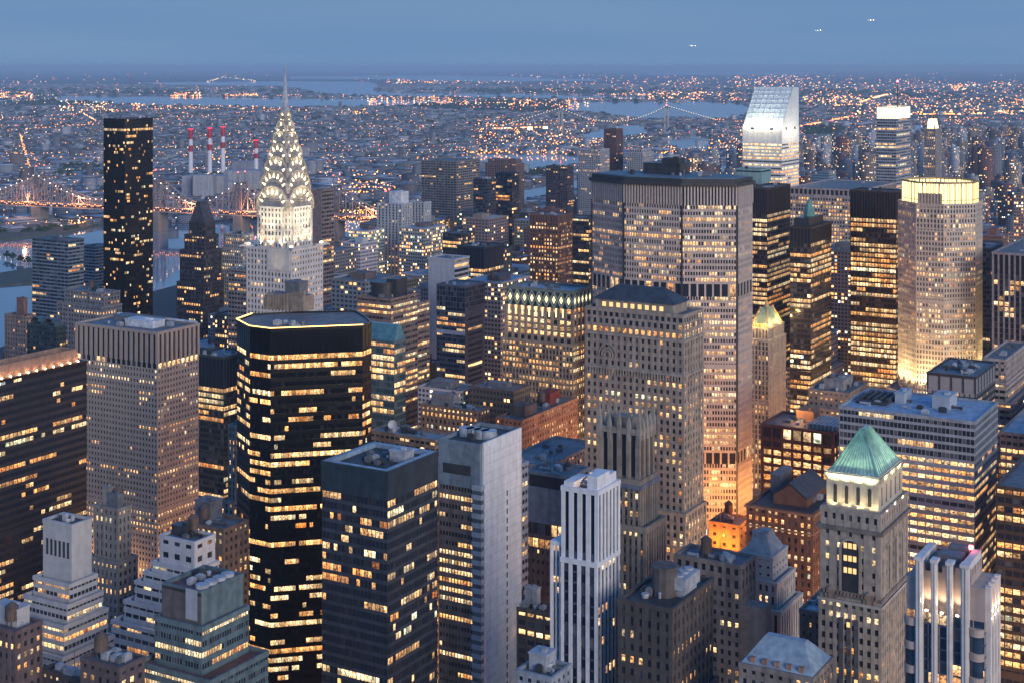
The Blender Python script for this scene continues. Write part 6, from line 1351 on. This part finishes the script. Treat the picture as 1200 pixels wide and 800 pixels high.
# ------------------------------------------------------------------ street lamps in the canyons we can see into
def street_lamp(x, y, e_, col=(1,.42,.13), lab='warm street lamp in the glowing canyon'):
    wx, wy = l2w(x, y); o = bpy.data.objects.new('street_lamp', None); COL.objects.link(o); o.location = (wx, wy, 0); o['label'] = lab; o['category'] = 'street lamp'; o['group'] = 'lamps along the avenues'
    m = MB(); m.cyl(0, 0, 0, 9, .14, .09, n=8); m.beam((0,0,9), (2,0,9.4), .07); m.build('pole', DGREY, o)
    m = MB(); m.cbox(2.2, 0, 9.2, .9, .4, .25); m.build('lamp_head', glow('street_head', (1,.5,.2), 20), o); lamp(o, 'POINT', (2.2, 0, 8.4), e_, c=col, r=.6)
for k in range(10): street_lamp(-1005+4*158+6, 560+k*72, 80000); street_lamp(-1005+5*158+6, 560+k*72, 80000); street_lamp(-1005+6*158+6, 560+k*72, 60000)
for k in range(7): street_lamp(-1005+3*158+6, 640+k*80, 40000); street_lamp(-1005+2*158+6, 700+k*80, 16000)
# ------------------------------------------------------------------ aircraft low over the horizon
for (px, py_, Yd, lab) in ((811,54,9000,'small airliner, brightest and leftmost of three in the sky'), (958,36,9500,'small airliner high right of centre in the sky'), (1020,24,9000,'small airliner nearest the top edge of the sky')):
    p = PY(px, py_, Yd); o = bpy.data.objects.new('airliner', None); COL.objects.link(o); o.location = p; o.rotation_euler = (0, radians(-6), radians(8)); o['label'] = lab; o['category'] = 'airliner'; o['group'] = 'airliners in the evening sky'
    m = MB(); m.prism([(1.9*cos(a), 1.9*sin(a)) for a in [2*pi*k/10 for k in range(10)]], -19, 14, True); m.prism([(1.9*cos(a), 1.9*sin(a)) for a in [2*pi*k/10 for k in range(10)]], 14, 20, True, [(.3*cos(a), .3*sin(a)) for a in [2*pi*k/10 for k in range(10)]])
    m.v = [(v[2], v[1], v[0]) for v in m.v]; m.f = [f[::-1] for f in m.f]; m.build('fuselage', WHITE, o)
    m = MB(); m.f = []; i = 0; m.v = [(4,-1,-.3),(-2,-1,-.3),(-8,-18,.6),(-6,-18,.6),(4,1,-.3),(-2,1,-.3),(-8,18,.6),(-6,18,.6),(4,-1,.1),(-2,-1,.1),(-8,-18,.8),(-6,-18,.8),(4,1,.1),(-2,1,.1),(-8,18,.8),(-6,18,.8)]
    m.f = [(0,1,2,3),(8,11,10,9),(4,7,6,5),(12,13,14,15),(0,3,11,8),(1,9,10,2),(4,12,15,7),(5,6,14,13),(3,2,10,11),(7,15,14,6)]; m.build('wing', WHITE, o)
    m = MB(); m.box(-19, -.3, 1, -14, .3, 7); m.box(-19, -6, 1, -16, 6, 1.3); m.build('tail', WHITE, o)
    m = MB(); [m.cbox(x, y, z, 2.2, 2.2, 2.2) for x, y, z in ((20,0,-1.1),(-6,-18,0),(-6,18,0))]; m.build('landing_light', glow('landing_light', (1,.9,.75), 10), o)
# ------------------------------------------------------------------ evening haze
hz = MB(); hz.box(-230000, -2500, -1.0, 230000, 232000, 352.0)
hm = bpy.data.materials.new('evening_haze'); t = nodes(hm); pv = N_(t, 'ShaderNodeVolumePrincipled'); pv.inputs['Color'].default_value = (.62,.83,1.0,1); pv.inputs['Density'].default_value = HAZE; pv.inputs['Anisotropy'].default_value = 0.0
o = N_(t, 'ShaderNodeOutputMaterial'); L_(t, pv.outputs[0], o.inputs['Volume'])
ho = hz.build('haze', hm, kind='stuff')
